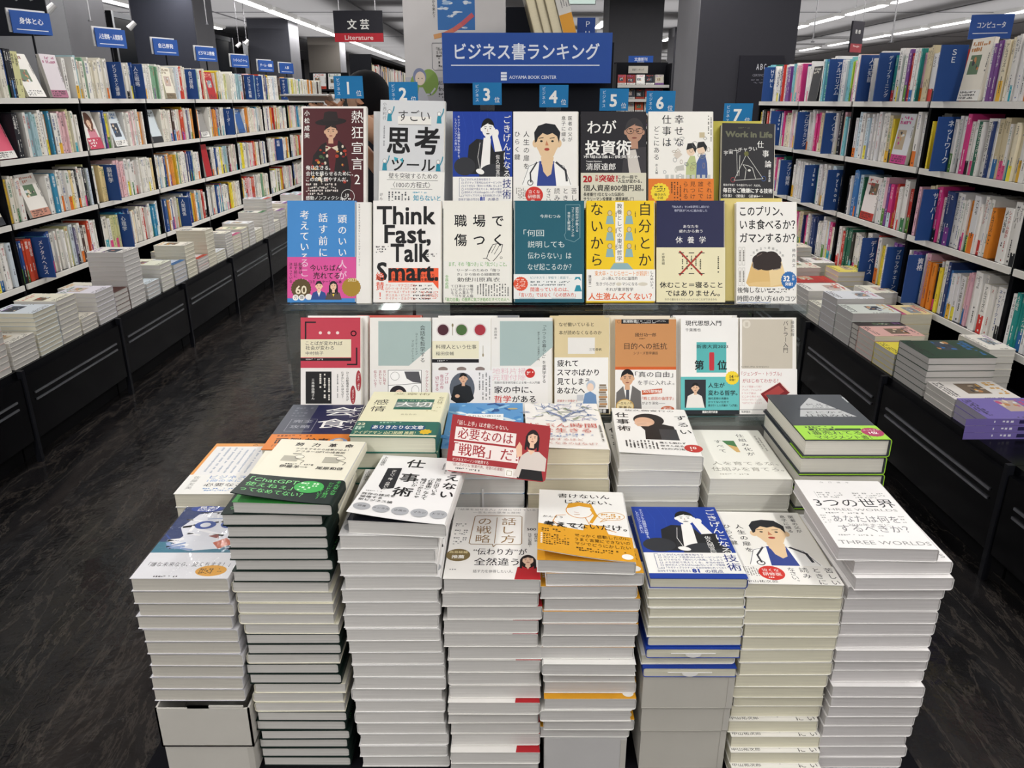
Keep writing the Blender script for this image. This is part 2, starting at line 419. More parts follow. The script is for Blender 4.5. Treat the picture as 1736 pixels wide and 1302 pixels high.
# ------------------------------------------------------------------ ceiling light fittings, each with its own lamp and an added upward fill lamp
LD = bpy.data.lights.new('tube_light', 'AREA'); LD.shape = 'RECTANGLE'; LD.size = .16; LD.size_y = 1.5; LD.energy = LAMP; LD.color = (1, .97, .935)
LU = LD.copy(); LU.energy = LAMP * .3; LU.size = 2.4; LU.size_y = 1.9  # added upward fill, wider than any fitting, to brighten the ceiling evenly
hm = MB().box((-.13, -.79, -.005), (.13, .79, .05), '#e8e8e6').box((-.11, -.78, -.02), (-.1, .78, -.005), '#eee').box((.1, -.78, -.02), (.11, .78, -.005), '#eee')
dm = MB().box((-.055, -.76, -.035), (.055, .76, -.006), '#fff', 'lamp_diffuser')
fit0 = None
def fitting(x, y, row, k, lamp=True):
    global fit0
    z = ZC - .05
    lab = 'white tube fitting, %s from near end of the ceiling row %s' % (nth(k + 1), row)
    if fit0 is None:
        fit0 = thing('ceiling_light', lab, 'light', (x, y, z), 0, 'fluorescent fittings on the ceiling')
        KIDS[fit0.name] = [hm.build('housing', fit0), dm.build('diffuser', fit0)]; o = fit0
    else: o = dup(fit0, (x, y, z), (0, 0, 0), lab, 'fluorescent fittings on the ceiling')
    if lamp:
        u = bpy.data.objects.new('ceiling_fill_lamp', LU); COL.objects.link(u); u.parent = o; u.location = (0, 0, -.16); u.rotation_euler = (pi, 0, 0)
        l = bpy.data.objects.new('tube_lamp', LD); COL.objects.link(l); l.parent = o; l.location = (0, 0, -.045)
for row, x, ys in (('behind the business bookcase', -4.6, (5.4, 7.35, 9.3, 11.25, 13.3, 15.1, 16.9, 18.7, 20.5, 22.3, 24.1, 25.9, 27.7, 29.5, 31.3, 33.1, 34.9)),
                   ('by the shop windows', -6.9, (15.2, 17.2, 19.2)),
                   ('over the business aisle', -1.45, (-4.4, -2.9, -1.2, .8, 4.8, 6.75, 8.7, 11.2, 14, 17, 20, 23)),
                   ('over the computer aisle', 1.5, (-4.4, -2.9, -1.2, .8, 4.8, 6.75)),
                   ('past the square pillars', 2.0, (9.5, 11.8, 16, 19, 22)),
                   ('over the middle aisles', 4.3, (-1.05, 2.85, 4.8, 6.75, 9, 12.5, 16, 19.5, 23)),
                   ('past the computer bookcase', 6.65, (6.3, 8.25, 10.2, 12.15, 14.1, 16.05, 18.0, 19.95, 21.9, 24.5, 27, 29.5, 32, 34.5)),
                   ('beside the pale far wall', 9.75, (9.3, 11.2, 13.1, 15.0, 16.9, 18.8, 20.7, 22.6, 25, 27.5, 30, 32.5, 35))):
    for k, y in enumerate(ys): fitting(x, y, row, k)
# small white spotlights by the windows
for k, (px, py, Y) in enumerate(((224, 43, 9.2), (405, 76, 14.5), (418, 71, 15.4), (86, 14, 7.4))):
    p = at(px, py, Y)
    o = thing('spotlight', 'small white track spotlight ' + ('above the life strategy sign', 'between the two black pillars, lower of the pair', 'between the two black pillars, higher of the pair', 'above the first blue sign')[k], 'spotlight', p, 0, 'track spotlights by the windows')
    MB().tube((-.035, -.02, -.035), (.03, .012, .03), .032, '#f2f2f2', r2=.026).build('lamp_head', o)
    MB().tube((0, 0, .02), (0, 0, ZC - p.z), .006, '#8d8d92').build('stem', o)

# ------------------------------------------------------------------ the two long bookcases
# side frame: a = distance out from the camera line, s = distance along the aisle
SIDES = {'L': (-1, -.0122), 'R': (1, .0202)}
def sp(side, a, s, z=0):
    sg, th = SIDES[side]
    return Vector((sg * a - th * s, s, z))
def sq(side, face_aisle=True):   # rotation that turns local +x outward
    sg, th = SIDES[side]
    return th if sg > 0 else pi + th
SHELF = {'L': (1.436, 1.158, .864, .570), 'R': (1.420, 1.133, .829, .533)}
XS, XT, ZT = {'L': 2.45, 'R': 1.95}, {'L': 2.03, 'R': 1.545}, .40
BAYS = {'L': [2.12 + .8 * i for i in range(11)], 'R': [1.275 + .795 * i for i in range(7)]}
SHOP = {'L': 'business', 'R': 'computer'}
SIGNS_L = {2: ('身体と心', 'body-and-mind'), 3: ('人生戦略・人間関係', 'life-strategy'), 4: ('自己啓発', 'self-help'), 5: ('ビジネス教養', 'business-culture'), 6: ('リーダーシップ・チーム', 'leadership'), 7: ('チーム・組織', 'team'), 8: ('人事', 'personnel')}
def bayname(side, i):
    if side == 'L': return 'bay under the %s sign' % SIGNS_L[i][1] if i in SIGNS_L else 'bay before the first blue sign' if i < 2 else 'last bay past the blue signs'
    return '%s bay of the computer bookcase' % ('nearest', 'nearest', 'second', 'third', 'fourth', 'fifth', 'last')[i]
DARK, SILV = '#0d0e12', '#e9e7e1'
for side in 'LR':
    sg = SIDES[side][0]; hs = SHELF[side]; st = XS[side] - XT[side]
    for i, (s0, s1) in enumerate(zip(BAYS[side], BAYS[side][1:])):
        if side == 'R' and i == 0: lab = 'black steel bookcase unit of the computer section, first one, mostly cut off'
        else: lab = 'black bookcase unit with pale shelf edges, ' + bayname(side, i)
        o = thing('bookcase', lab, 'bookcase', sp(side, XS[side], s0), sq(side), 'units of the %s bookcase' % SHOP[side])
        dy = -1 if sg < 0 else 1; ln = (s1 - s0) * dy
        MB().box((.30, 0, 0), (.32, ln - .001 * dy, hs[0] + .02), DARK, 'matt_card').build('back_panel', o)
        MB().box((.004, 0, 0), (.2995, .022 * dy, hs[0] - .004), DARK, 'black_laminate').build('upright', o)
        if i == len(BAYS[side]) - 2: MB().box((.004, ln, 0), (.2995, ln + .022 * dy, hs[0] - .004), DARK, 'black_laminate').build('upright', o)
        for z in hs:
            b = MB().box((.002, .0225 * dy, z - .022), (.298, ln - .001 * dy, z), '#2b2c31', 'black_laminate').build('shelf', o)
            MB().box((-.006, .0225 * dy, z - .026), (.002, ln - .001 * dy, z + .0001), SILV, 'plain_solid').build('shelf_edge', b)
        # the drawer unit in front
        o = thing('drawer_cabinet', 'low black drawer cabinet carrying flat book piles, before the ' + bayname(side, i), 'cabinet', sp(side, XT[side], s0), sq(side), 'drawer cabinets of the %s aisle' % SHOP[side])
        dd = st - .006
        MB().box((0, .001 * dy, .09), (dd, ln - .001 * dy, ZT), DARK, 'black_laminate').box((.05, .006 * dy, 0), (dd, ln - .006 * dy, .09), '#0c0c0f', 'matt_card').build('carcass', o)
        dr = MB().box((-.016, .022 * dy, .1), (-.0004, ln - .004 * dy, ZT - .03), '#0a0a0d', 'black_laminate').build('drawer', o)
        MB().box((-.021, .06 * dy, ZT - .115), (-.016, ln - .06 * dy, ZT - .107), '#8d8f95', 'satin_metal').box((-.021, .06 * dy, ZT - .145), (-.016, ln - .06 * dy, ZT - .137), '#8d8f95', 'satin_metal').build('handle', dr)
        MB().box((-.022, 0, 0), (-.0005, .018 * dy, ZT), '#1b1c21', 'black_laminate').build('post', o)

# --- spines
PAL_L = ['#efece4'] * 13 + ['#f0eee9', '#eae5d8', '#e9e7e2'] * 3 + ['#e6e0cf', '#f3f1ee', '#dcd8d0', '#e9dfc4', '#f0d9a0', '#c8492f', '#2f4f8e', '#3b8fb5', '#26282e', '#d8b23a', '#d9d7a0', '#a9c7cf', '#b8342c', '#e59a4a', '#7ea98a', '#edc5c9', '#4d3b36', '#cfd9e2', '#f2e14c', '#6f6a88']
PAL_R = ['#eeece8'] * 12 + ['#f0eeea', '#e8e7e6'] * 3 + ['#f3f2f0', '#e4e4e6', '#e9dfc4', '#d83f86', '#25262b', '#3f78b8', '#cfe3ee', '#b4d54c', '#c9392e', '#e78c30', '#2d8f8a', '#7a4a93', '#f0d63c', '#2d3f70', '#e7b6c4', '#7ec3d0', '#34352f', '#2c6e55', '#d7c9a6']
OBI = ['#d8413a', '#e9b63a', '#3f7f4f', '#2f6fae', '#e8578f', '#1f2126', '#f1e9d8', '#e77b2c', '#2aa5b8', '#f0e34a', '#7b3f8f', '#c9dfe6', '#5a8f3a']
WORDS_L = ['心理学', '仕事術', '人生戦略', '自己啓発', '人間関係', '脳科学', 'メンタルヘルス', 'ビジネスと健康', '話し方', '習慣', '働き方', '考える力', '伝え方', '休む技術', '問い', 'リーダーシップ', '教養', '時間術']
WORDS_R = ['Python', 'TCP/IP', 'Docker', 'ネットワーク', 'データベース', 'Java', 'AWS', '人工知能', 'アルゴリズム', 'サーバー', 'セキュリティ', 'Spring', 'ディープラーニング', 'HTML', 'プログラミング', 'AI', 'システム設計', 'Linux']
CN = {}
def cname(h):
    r, g, b = [int(h[i:i + 2], 16) for i in (1, 3, 5)]
    mx, mn = max(r, g, b), min(r, g, b)
    if mx - mn < 26: return 'white' if mx > 215 else 'grey' if mx > 110 else 'black'
    if mx - mn < 52 and mx > 190: return 'cream' if b == mn and r - b > 14 else 'pale blue' if b == mx else 'pale pink'
    if mx < 90: return 'dark blue' if b == mx else 'brown'
    import colorsys
    h_, s_, v_ = colorsys.rgb_to_hsv(r / 255, g / 255, b / 255); h_ *= 360
    for lim, n in ((16, 'red'), (40, 'orange'), (66, 'yellow'), (88, 'lime'), (165, 'green'), (200, 'teal'), (255, 'blue'), (300, 'purple'), (338, 'pink'), (361, 'red')):
        if h_ <= lim: return n
def ink(h):
    r, g, b = C(h); return '#1c1c20' if .3 * r + .6 * g + .1 * b > .3 else '#f3f1ea'
def spine_print(m, t, h, col, obi, r, words, full):
    """lettering and paper band of a spine on the plane x=0 facing -x; u along -y"""
    d = D(); W = 100; k = h / t * 100
    if obi: d.rect(0, k * r.uniform(.62, .78), 100, k, obi)
    ic = r.choice([ink(col)] * 4 + (['#b3392c', '#2c4a8c', '#2b7a5a'] if ink(col) == '#1c1c20' else []))
    if full:
        w = r.choice(words); sz = min(64, k * .52 / max(len(w), 3))
        if w.isascii():
            vs, fs, a, b = glyph(w); L = b - a; s = min(62, k * .5 / L)
            d._a([(50 + (p[1] - .36) * s, k * .06 + (p[0] - a) * s) for p in vs], fs, C(ic), d.L + 1)
        else: d.v(50, k * .05, w, sz, ic, .015, sx=min(1.15, 70 / sz))
        d.finev(50, k * .05 + k * .54, k * .9, 1, 10, 26, ic if not obi else ink(obi), seed=r.random())
        if r.random() < .5: d.ell(50, k * .94, 14, 14, ic if not obi else ink(obi), n=10)
    else:
        d.finev(50, k * .06, k * .6, 1, 10, r.uniform(30, 60), ic, .95, seed=r.random()); d.finev(50, k * .66, k * .92, 1, 10, 28, ic if not obi else ink(obi), seed=r.random())
    # (u, -v, n) -> x=-n, y=-u, z=h-v, shifted so that u=0 sits at y=+t/2
    put(d, m, Matrix(((0, 0, -1, 0), (-1, 0, 0, t / 2), (0, 1, 0, h), (0, 0, 0, 1))), t)
def spine_book(m, pg, t, h, dep, col, page, far=False):
    c = .0007
    m.box((0, -t / 2, 0), (.0012, t / 2, h), col, 'printed_paper')
    for y in (-t / 2, t / 2 - c): m.box((.0012, y, 0), (dep, y + c, h), col, 'printed_paper')
    pg.box((.0014, -t / 2 + c, .001), (dep - .002, t / 2 - c, h - .0025), page, 'matt_card')
NAME = {'L': 'upright_paperback', 'R': 'technical_manual'}
DIVIDERS = {'L': {0: [(212, 'ビジネスと健康'), (247, '人生戦略'), (336, '自己啓発'), (432, 'ビジネス教養'), (446, 'リーダーシップ'), (489, 'マネジメント')], 1: [(398, 'リーダー')], 2: [(205, '脳科学'), (481, '組織')], 3: [(94, 'メンタルヘルス'), (228, '心理学'), (325, '人間関係')]},
            'R': {0: [(1583, 'ＳＥ'), (1452, '人工知能'), (1482, 'ディープラーニング'), (1400, 'アルゴリズム'), (1292, 'ＨＴＭＬ')], 1: [(1577, 'ネットワーク'), (1392, 'Ｃ／Ｃ＋＋'), (1347, 'プログラミング'), (1303, 'Java')], 2: [(1552, 'サーバー'), (1358, 'Java'), (1396, 'Python'), (1318, 'アプリ開発')], 3: [(1452, 'データベース'), (1492, 'ブロックチェーン'), (1527, '資格')]}}
EN = {'ビジネスと健康': 'business-and-health', '人生戦略': 'life strategy', '自己啓発': 'self-help', 'ビジネス教養': 'business culture', 'リーダーシップ': 'leadership', 'マネジメント': 'management', 'リーダー': 'leader', '脳科学': 'brain science', '組織': 'organisation', 'メンタルヘルス': 'mental health', '心理学': 'psychology', '人間関係': 'relationships', 'ＳＥ': 'SE', '人工知能': 'artificial intelligence', 'ディープラーニング': 'deep learning', 'アルゴリズム': 'algorithm', 'ＨＴＭＬ': 'HTML', 'ネットワーク': 'network', 'Ｃ／Ｃ＋＋': 'C language', 'プログラミング': 'programming', 'Java': 'J-lettered', 'サーバー': 'server', 'Python': 'P-lettered', 'アプリ開発': 'app development', 'データベース': 'database', 'ブロックチェーン': 'blockchain', '資格': 'qualification'}
VPX = {'L': 885, 'R': 840}
def face_out(side, row, s, w, h, t, col, des, label, tilt=.32, yaw=0):
    """a book shown with its cover to the aisle, leaning back against the row"""
    sg, th = SIDES[side]; z = SHELF[side][row]
    o = book('display_paperback', label, 'book', w, h, t, col, des, 1, group='books shown face out on the %s shelves' % SHOP[side])
    # flat -> stand up, cover to the aisle
    M = Matrix.Rotation(sq(side) - pi / 2 + yaw, 4, 'Z') @ Matrix.Rotation(pi / 2 - tilt, 4, 'X')
    o.rotation_euler = M.to_euler(); o.location = sp(side, XS[side] + .004 + t * cos(tilt), s, z + .0005 + t * sin(tilt)) - Vector((0, 0, 0))
    o.location = sp(side, XS[side] + .006 + t, s, z + .001 + 0)
    return o
FACE = {'L': [], 'R': []}      # (row, s0, s1) taken by face-out books; filled below before the rows are laid
def clear(side, row, a, b): FACE[side].append((row, a, b))
LIMIT = {'L': 5.45, 'R': 4.75}; START = {'L': (3.55, 3.5, 3.42, 3.35), 'R': (2.96, 2.86, 2.72, 2.58)}
def fill_rows(side):
    sg = SIDES[side][0]; r = random.Random(5 if sg < 0 else 9); pal = PAL_L if sg < 0 else PAL_R; words = WORDS_L if sg < 0 else WORDS_R
    far = MB(); farx = MB(); hmax = .245 if sg < 0 else .255
    rz = sq(side); bays = BAYS[side]
    for row, z in enumerate(SHELF[side]):
        D_ = EYE - z; divs = sorted((s_of(px, VPX[side], XS[side] - .05, D_), tx) for px, tx in DIVIDERS[side].get(row, []))
        s = START[side][row] - .8; bay = None; n = 0; run = (pal[0], 0, .2, .14)
        while s < bays[-1] - .03:
            b = max(i for i, x in enumerate(bays) if x <= s + 1e-6)
            if b != bay: bay = b; n = 0; s = max(s, bays[b] + .025)
            if run[1] <= 0: run = (r.choice(pal), r.choice((1, 1, 1, 1, 2, 3)), r.uniform(.195, .22) if sg < 0 else r.choice((r.uniform(.2, .222), r.uniform(.222, .24))), r.uniform(.13, .15))
            t = r.choice((.014, .017, .02, .024, .03)) if sg < 0 else r.choice((.013, .017, .022, .027, .034))
            for dv in divs:
                if s - .012 <= dv[0] < s + t + .004: s = dv[0] + .012
            hit = [f for f in FACE[side] if f[0] == row and s + t > f[1] and s < f[2]]
            if hit: s = hit[0][2] + .004; continue
            if s + t > bays[b + 1] - .004: s = bays[b + 1] + .0002; continue
            if r.random() < .012: s += r.uniform(.02, .05); continue
            col = run[0]; run = (col, run[1] - 1, run[2], run[3]); h = run[2] + r.uniform(-.006, .006); dep = run[3]
            obi = r.choice(OBI) if r.random() < .3 else None; off = r.uniform(.004, .022); n += 1
            page = r.choice(('#e9e4d6', '#e2ddcf', '#eceae4'))
            p = sp(side, XS[side] + off, s + t / 2, z + .0004)
            if START[side][row] < s < LIMIT[side]:
                lab = '%s spine%s, %s from near upright, %s shelf, %s' % (cname(col), ' with %s foot' % cname(obi) if obi else '', nth(n), ('top', 'second', 'third', 'fourth')[row], bayname(side, b))
                if len(lab.split()) > 16: lab = lab.replace(' of the computer bookcase', ' of computer books').replace('from near upright', 'in row').replace('under the', 'under').replace(' sign', '')
                o = thing(NAME[side], lab, 'book', p, Euler((0, 0, rz)), 'books standing on the %s shelves' % SHOP[side])
                m, pg = MB(), MB(); spine_book(m, pg, t, h, dep, col, page); spine_print(m, t, h, col, obi, r, words, True)
                m.build('cover', o); pg.build('page_block', o)
            else:
                m, pg = MB(), MB(); spine_book(m, pg, t, h, dep, col, page); spine_print(m, t, h, col, obi, r, words, s < LIMIT[side] + .9)
                M = Matrix.Translation(p) @ Matrix.Rotation(rz, 4, 'Z')
                for q in (m, pg):
                    k = len(far.v); far.v += [tuple(M @ Vector(a)) for a in q.v]; far.f += [[i + k for i in f] for f in q.f]; far.c += q.c; far.m += q.m
            s += t + .0006
        for sd, tx in divs:
            m = MB(); w_, h_, t_ = .115, (.205 if sg < 0 else .225), .008
            m.box((-.055, -t_ / 2, 0), (w_ - .055, t_ / 2, h_), '#2b4f8f', 'printed_paper')
            d = D(); k = h_ / w_ * 100; sz = min(26, k * .86 / max(4, len(tx))); d.v(64 if sg < 0 else 50, 12, tx, sz, '#e8ecf4', .018)
            # face towards -s (the viewer): local u must run to the viewer's right
            if sg < 0: M = Matrix(((-1, 0, 0, w_ - .055), (0, 0, 1, t_ / 2), (0, 1, 0, h_), (0, 0, 0, 1)))
            else: M = Matrix(((1, 0, 0, -.055), (0, 0, -1, -t_ / 2), (0, 1, 0, h_), (0, 0, 0, 1)))
            put(d, m, M, w_)
            o = m.build('category_divider'); o.location = sp(side, XS[side], sd + .005, z + .0004); o.rotation_euler = (0, 0, rz)
            tag(o, 'blue category divider reading %s in white, among spines on the %s %s shelf' % (EN[tx], ('top', 'second', 'third', 'fourth')[row], SHOP[side]), 'divider', 'blue category dividers')
    o = far.build('packed_shelf_books'); tag(o, 'closely packed book spines on the remaining bays of the %s bookcase' % SHOP[side], 'books', None, 'stuff')

# --- signs on the bookcase tops
def panel(name, label, cat, W, Hh, th, col, des, loc, rz=0, group=None, back=None, tilt=0):
    """board facing -y, bottom edge at the origin"""
    o = thing(name, label, cat, loc, Euler((tilt, 0, rz)), group)
    m = MB().box((-W / 2, -th / 2, 0), (W / 2, th / 2, Hh), col, 'printed_paper')
    if des: put(des, m, Matrix.Translation((-W / 2, -th / 2, Hh)) @ Matrix.Rotation(pi / 2, 4, 'X'), W)
    m.build('board', o); return o
for (i, (tx, en)), (px, py) in zip(SIGNS_L.items(), ((53, 39), (188, 65), (281, 80), (350, 92), (407, 104), (451, 112), (486, 116))):
    p = at_x(px, py, -XS['L'] - (.17 if i < 8 else .12)); h = .112; p.z -= h / 2
    d = D(); d.t(50, 14, tx, 15, '#f1f3f8', .02, 'c', fit=min(78, 15 * len(tx))); d.rect(10, 40, 90, 42, '#e8ecf5')
    o = panel('shelf_sign', 'blue section sign on a thin pole, marking the %s section' % en, 'sign', .225, h, .006, '#315aa8', d, p, 1.12, 'blue section signs on the business bookcase')
    MB().box((-.12, .012, .004), (.098, .02, .122), '#ececec', 'printed_paper').build('rear_board', o)
    MB().tube((0, .008, SHELF['L'][0] - p.z + .0005), (0, .008, .02), .006, '#2a2b30', 'satin_metal').build('pole', o)
d = D(); d.t(50, 17, 'コンピュータ', 17, '#f1f3f8', .02, 'c', fit=66); d.rect(9, 44, 91, 46, '#e8ecf5')
o = panel('shelf_sign', 'blue sign above the computer bookcase, white lettering over a thin line', 'sign', .17, .1, .006, '#2c57a9', d, at_x(1676, 66, 2.14), -.3)
MB().tube((.07, .01, SHELF['R'][0] + .001 - o.location.z), (.07, .01, .09), .006, '#c9c9c9', 'satin_metal').build('pole', o)
MB().box((-.08, .012, .0), (.088, .018, .1), '#e6e6e6', 'printed_paper').build('rear_board', o)

# ------------------------------------------------------------------ cover designs (u 0..100, v to 148 for a B6 cover, to 165 for a shinsho)
W_, K_, TEALC = '#f4f3ef', '#18181b', '#1f6f83'
def head(d, x, y, s, skin='#e9c6a6', hair='#1d1a1b', female=False, eyes=True, mouth='#8a3b35', part=.5):
    if female: d.ell(x, y + .35 * s, .98 * s, 1.45 * s, hair)
    d.poly([(x - .28 * s, y + .6 * s), (x + .28 * s, y + .6 * s), (x + .32 * s, y + 1.5 * s), (x - .32 * s, y + 1.5 * s)], skin)
    if not female: d.ell(x - .74 * s, y + .1 * s, .13 * s, .22 * s, skin).ell(x + .74 * s, y + .1 * s, .13 * s, .22 * s, skin)
    d.ell(x, y, .72 * s, .98 * s, skin)
    pts = [(x + .78 * s * cos(R(a)), y - .12 * s + 1.0 * s * sin(R(a))) for a in range(175, 366, 10)]
    d.poly(pts + [(x + .62 * s, y - .35 * s), (x + (.5 - part) * s, y - .5 * s), (x + .1 * s, y - .62 * s), (x - .35 * s, y - .38 * s), (x - .64 * s, y - .2 * s)], hair)
    if female: d.poly([(x - .98 * s, y - .1 * s), (x - .62 * s, y - .45 * s), (x - .7 * s, y + .6 * s), (x - .72 * s, y + 1.9 * s), (x - 1.02 * s, y + 1.8 * s)], hair).poly([(x + .98 * s, y - .1 * s), (x + .62 * s, y - .45 * s), (x + .7 * s, y + .6 * s), (x + .72 * s, y + 1.9 * s), (x + 1.02 * s, y + 1.8 * s)], hair)
    if eyes:
        for q in (-.3, .3): d.ell(x + q * s, y + .02 * s, .1 * s, .055 * s, '#2a2020').line([(x + (q - .15) * s, y - .17 * s), (x + (q + .15) * s, y - .19 * s)], .06 * s, '#2d2422')
        d.line([(x, y + .05 * s), (x - .06 * s, y + .32 * s), (x + .05 * s, y + .34 * s)], .04 * s, '#b98a6c')
        d.ell(x, y + .58 * s, .22 * s, .06 * s, mouth)
def torso(d, x, y, w, h, coat, shirt=None, tie=None):
    d.poly([(x - w * .18, y), (x + w * .18, y), (x + w * .5, y + h * .22), (x + w * .56, y + h), (x - w * .56, y + h), (x - w * .5, y + h * .22)], coat)
    if shirt: d.poly([(x - w * .15, y - h * .01), (x + w * .15, y - h * .01), (x + w * .02, y + h * .75), (x - w * .04, y + h * .75)], shirt)
    if tie: d.poly([(x - w * .03, y + h * .1), (x + w * .03, y + h * .1), (x + w * .04, y + h * .7), (x - w * .04, y + h * .7)], tie)
def d_passion():
    d = D(); d.rect(2.5, 3, 95, 148, '#4e1c22'); dark = '#1a1315'
    d.poly([(18, 72), (30, 56), (42, 50), (58, 50), (68, 60), (76, 110), (72, 148), (14, 148), (12, 110)], dark)
    d.poly([(38, 50), (56, 50), (50, 96), (44, 96)], '#5d1a22')
    head(d, 45, 36, 12, '#d3a98b', '#231717'); d.ell(45, 22.5, 24, 5.2, '#1c1416', -.06); d.poly([(33, 22), (35, 9), (42, 7), (54, 8), (57, 21)], '#241a1b')
    d.poly([(37, 57), (46, 60), (37, 66)], '#d9cdb4').poly([(55, 57), (46, 60), (56, 66)], '#d9cdb4')
    r = random.Random(4)
    for i in range(46):
        x, y = r.uniform(16, 72), r.uniform(58, 112)
        if abs(x - 47) > 5 + (100 - y) * .05: d.ell(x, y, r.uniform(1.2, 3.2), r.uniform(1.2, 2.8), r.choice(('#a8341f', '#c98f3e', '#d8cdb8', '#7d2020', '#3f5a38')), n=7)
    d.v(8.5, 6, '小松成美', 8.6, W_, .01, 1.25); d.v(85.5, 6, '熱狂宣言', 19.5, W_, -.004, 1.16); d.t(85.5, 96, '2', 20, W_, -.004, 'c')
    for k, s in enumerate(('俺は生きる。', '会社を蘇らせるために、', 'この命を燃やすんだ。')): d.t(7, 86 + 8.4 * k, s, 7, W_)
    d.fine(7, 112, 58, 4, 4.6, 3, '#d8cfc8'); d.t(7, 130, '感動ノンフィクション', 6.4, W_); d.ring(71, 131, 10, 10, .7, W_); d.t(70, 126, '10', 6.5, W_, .012, 'c'); d.fine(63, 133.5, 80, 2, 3.2, 2.2, W_)
    return d
def d_tool():
    d = D(); g = '#d7d9db'; d.v(6.5, 3, '小西利行', 5.6, '#6a6c70', -.005, 1.15); d.finev(6.5, 33, 66, 1, 5, 2.6, '#8d8f93')
    d.rect(27, 22, 78, 33, '#eceae4'); d.t(52, 13, 'すごい', 17, K_, -.008, 'c'); d.rect(28, 33, 78, 33.6, '#555')
    d.t(12, 36, '思', 40, K_, .028, fit=34); d.t(54, 36, '考', 40, K_, .028, fit=37)
    d.t(52, 79, 'ツール', 20, K_, .016, 'c', fit=66); d.rect(0, 98, 100, 148, '#eeede8')
    d.t(52, 100, '壁を突破するための', 8.4, K_, -.004, 'c'); d.rect(12, 109.5, 90, 110, K_); d.t(50, 112, '〈100の方程式〉', 9, K_, -.004, 'c'); d.rect(18, 122, 82, 122.5, K_)
    d.v(4, 128, 'けんすう', 5, K_); d.finev(46, 126, 148, 7, 5, 3, '#4a4c50'); d.t(74, 130, '知らないと', 8.6, '#2796b4', .02, 'c'); d.t(74, 139, '一生後悔！', 9.4, '#2796b4', .022, 'c'); d.fine(50, 125.5, 94, 1, 3, 2.2, '#2796b4')
    for x, y in ((14, 22), (90, 24), (8, 90), (90, 90)):
        d.ell(x, y - 6, 2.6, 2.8, '#f2f2f0'); d.ring(x, y - 6, 2.6, 2.8, .5, '#333'); d.poly([(x - 3.5, y + 7), (x - 2.5, y - 3), (x + 3, y - 3), (x + 4, y + 7)], '#2a8ba3'); d.line([(x + 2, y), (x + 6, y - 8), (x + 7, y - 13)], 1.6, '#2a8ba3')
    d.poly([(22, 78), (29, 80), (24, 85)], '#3aa3b5').poly([(31, 82), (36, 79), (36, 86)], '#3aa3b5')
    return d
def d_kigen(stacked=True):
    d = D(); b = '#1f3f9c'; d.rect(0, 0, 100, 100, b)
    for k in range(7): d.line([(2 + 14 * k, 2), (10 + 13 * k, 30), (4 + 15 * k, 60)], .5, '#2a4cab')
    d.v(10, 6, 'キャリアも人間関係も好転する、', 4.4, '#dfe5f2', .01, 1.05); d.v(5, 10, 'しんどいジブンの救い方', 4.4, '#dfe5f2', .01, 1.05)
    d.poly([(22, 96), (27, 52), (40, 42), (62, 44), (72, 66), (76, 96)], '#232427'); d.poly([(52, 40), (64, 42), (62, 92), (46, 92)], W_)
    d.ell(20, 84, 18, 14, '#33353a'); d.ell(70, 96, 26, 16, '#33353a')
    d.poly([(44, 42), (50, 46), (44, 92), (38, 92)], '#2b2c30'); d.line([(46, 48), (42, 70), (46, 90)], .6, W_)
    head(d, 59, 26, 14, W_, '#161616', mouth='#333'); d.poly([(66, 36), (74, 32), (84, 62), (72, 66)], W_); d.poly([(70, 62), (88, 60), (86, 92), (74, 92)], '#232427'); d.ell(72, 34, 5, 7, W_, .4)
    d.ell(46, 92, 7, 4, W_, .3); d.rect(0, 100, 100, 139, '#f1f0ec')
    for k, s in enumerate(('ごきげんの正体を知ろう', 'ポジティブ思考は心のドーピング!?', 'どうせなら「質のいい失敗」をしよう', 'メモ日記で見えてくる、本当の自分', '自分のメンタルはGoogleカレンダーで管理', '「ネガティブワクチン」を自分自身に打っておく')):
        d.frame(15, 103.4 + 4.9 * k, 17.6, 106 + 4.9 * k, .4, '#2e3c80'); d.t(20, 102.2 + 4.9 * k, s, 3.9, '#27367c', .012, fit=min(62, 3.9 * len(s)))
    d.line([(15, 102), (11, 102), (11, 130), (15, 130)], .5, '#27367c')
    d.t(10, 132.5, '自分をすり減らさず生きる', 4.6, '#27367c', .01, fit=34); d.t(46, 129.5, '81', 9, '#1f3f9c', .05); d.t(59, 132, 'の視点', 6.4, '#27367c', .012)
    d.rect(0, 139.5, 100, 148, b); d.v(76, 66, '佐久間宣行', 7.5, W_, -.004, 1.0)
    d.v(91, 6, 'ごきげんになる', 13.5, W_, .004, 1.03); d.v(91, 103, '技術', 15.5, '#27367c', .006, 1.05)
    return d
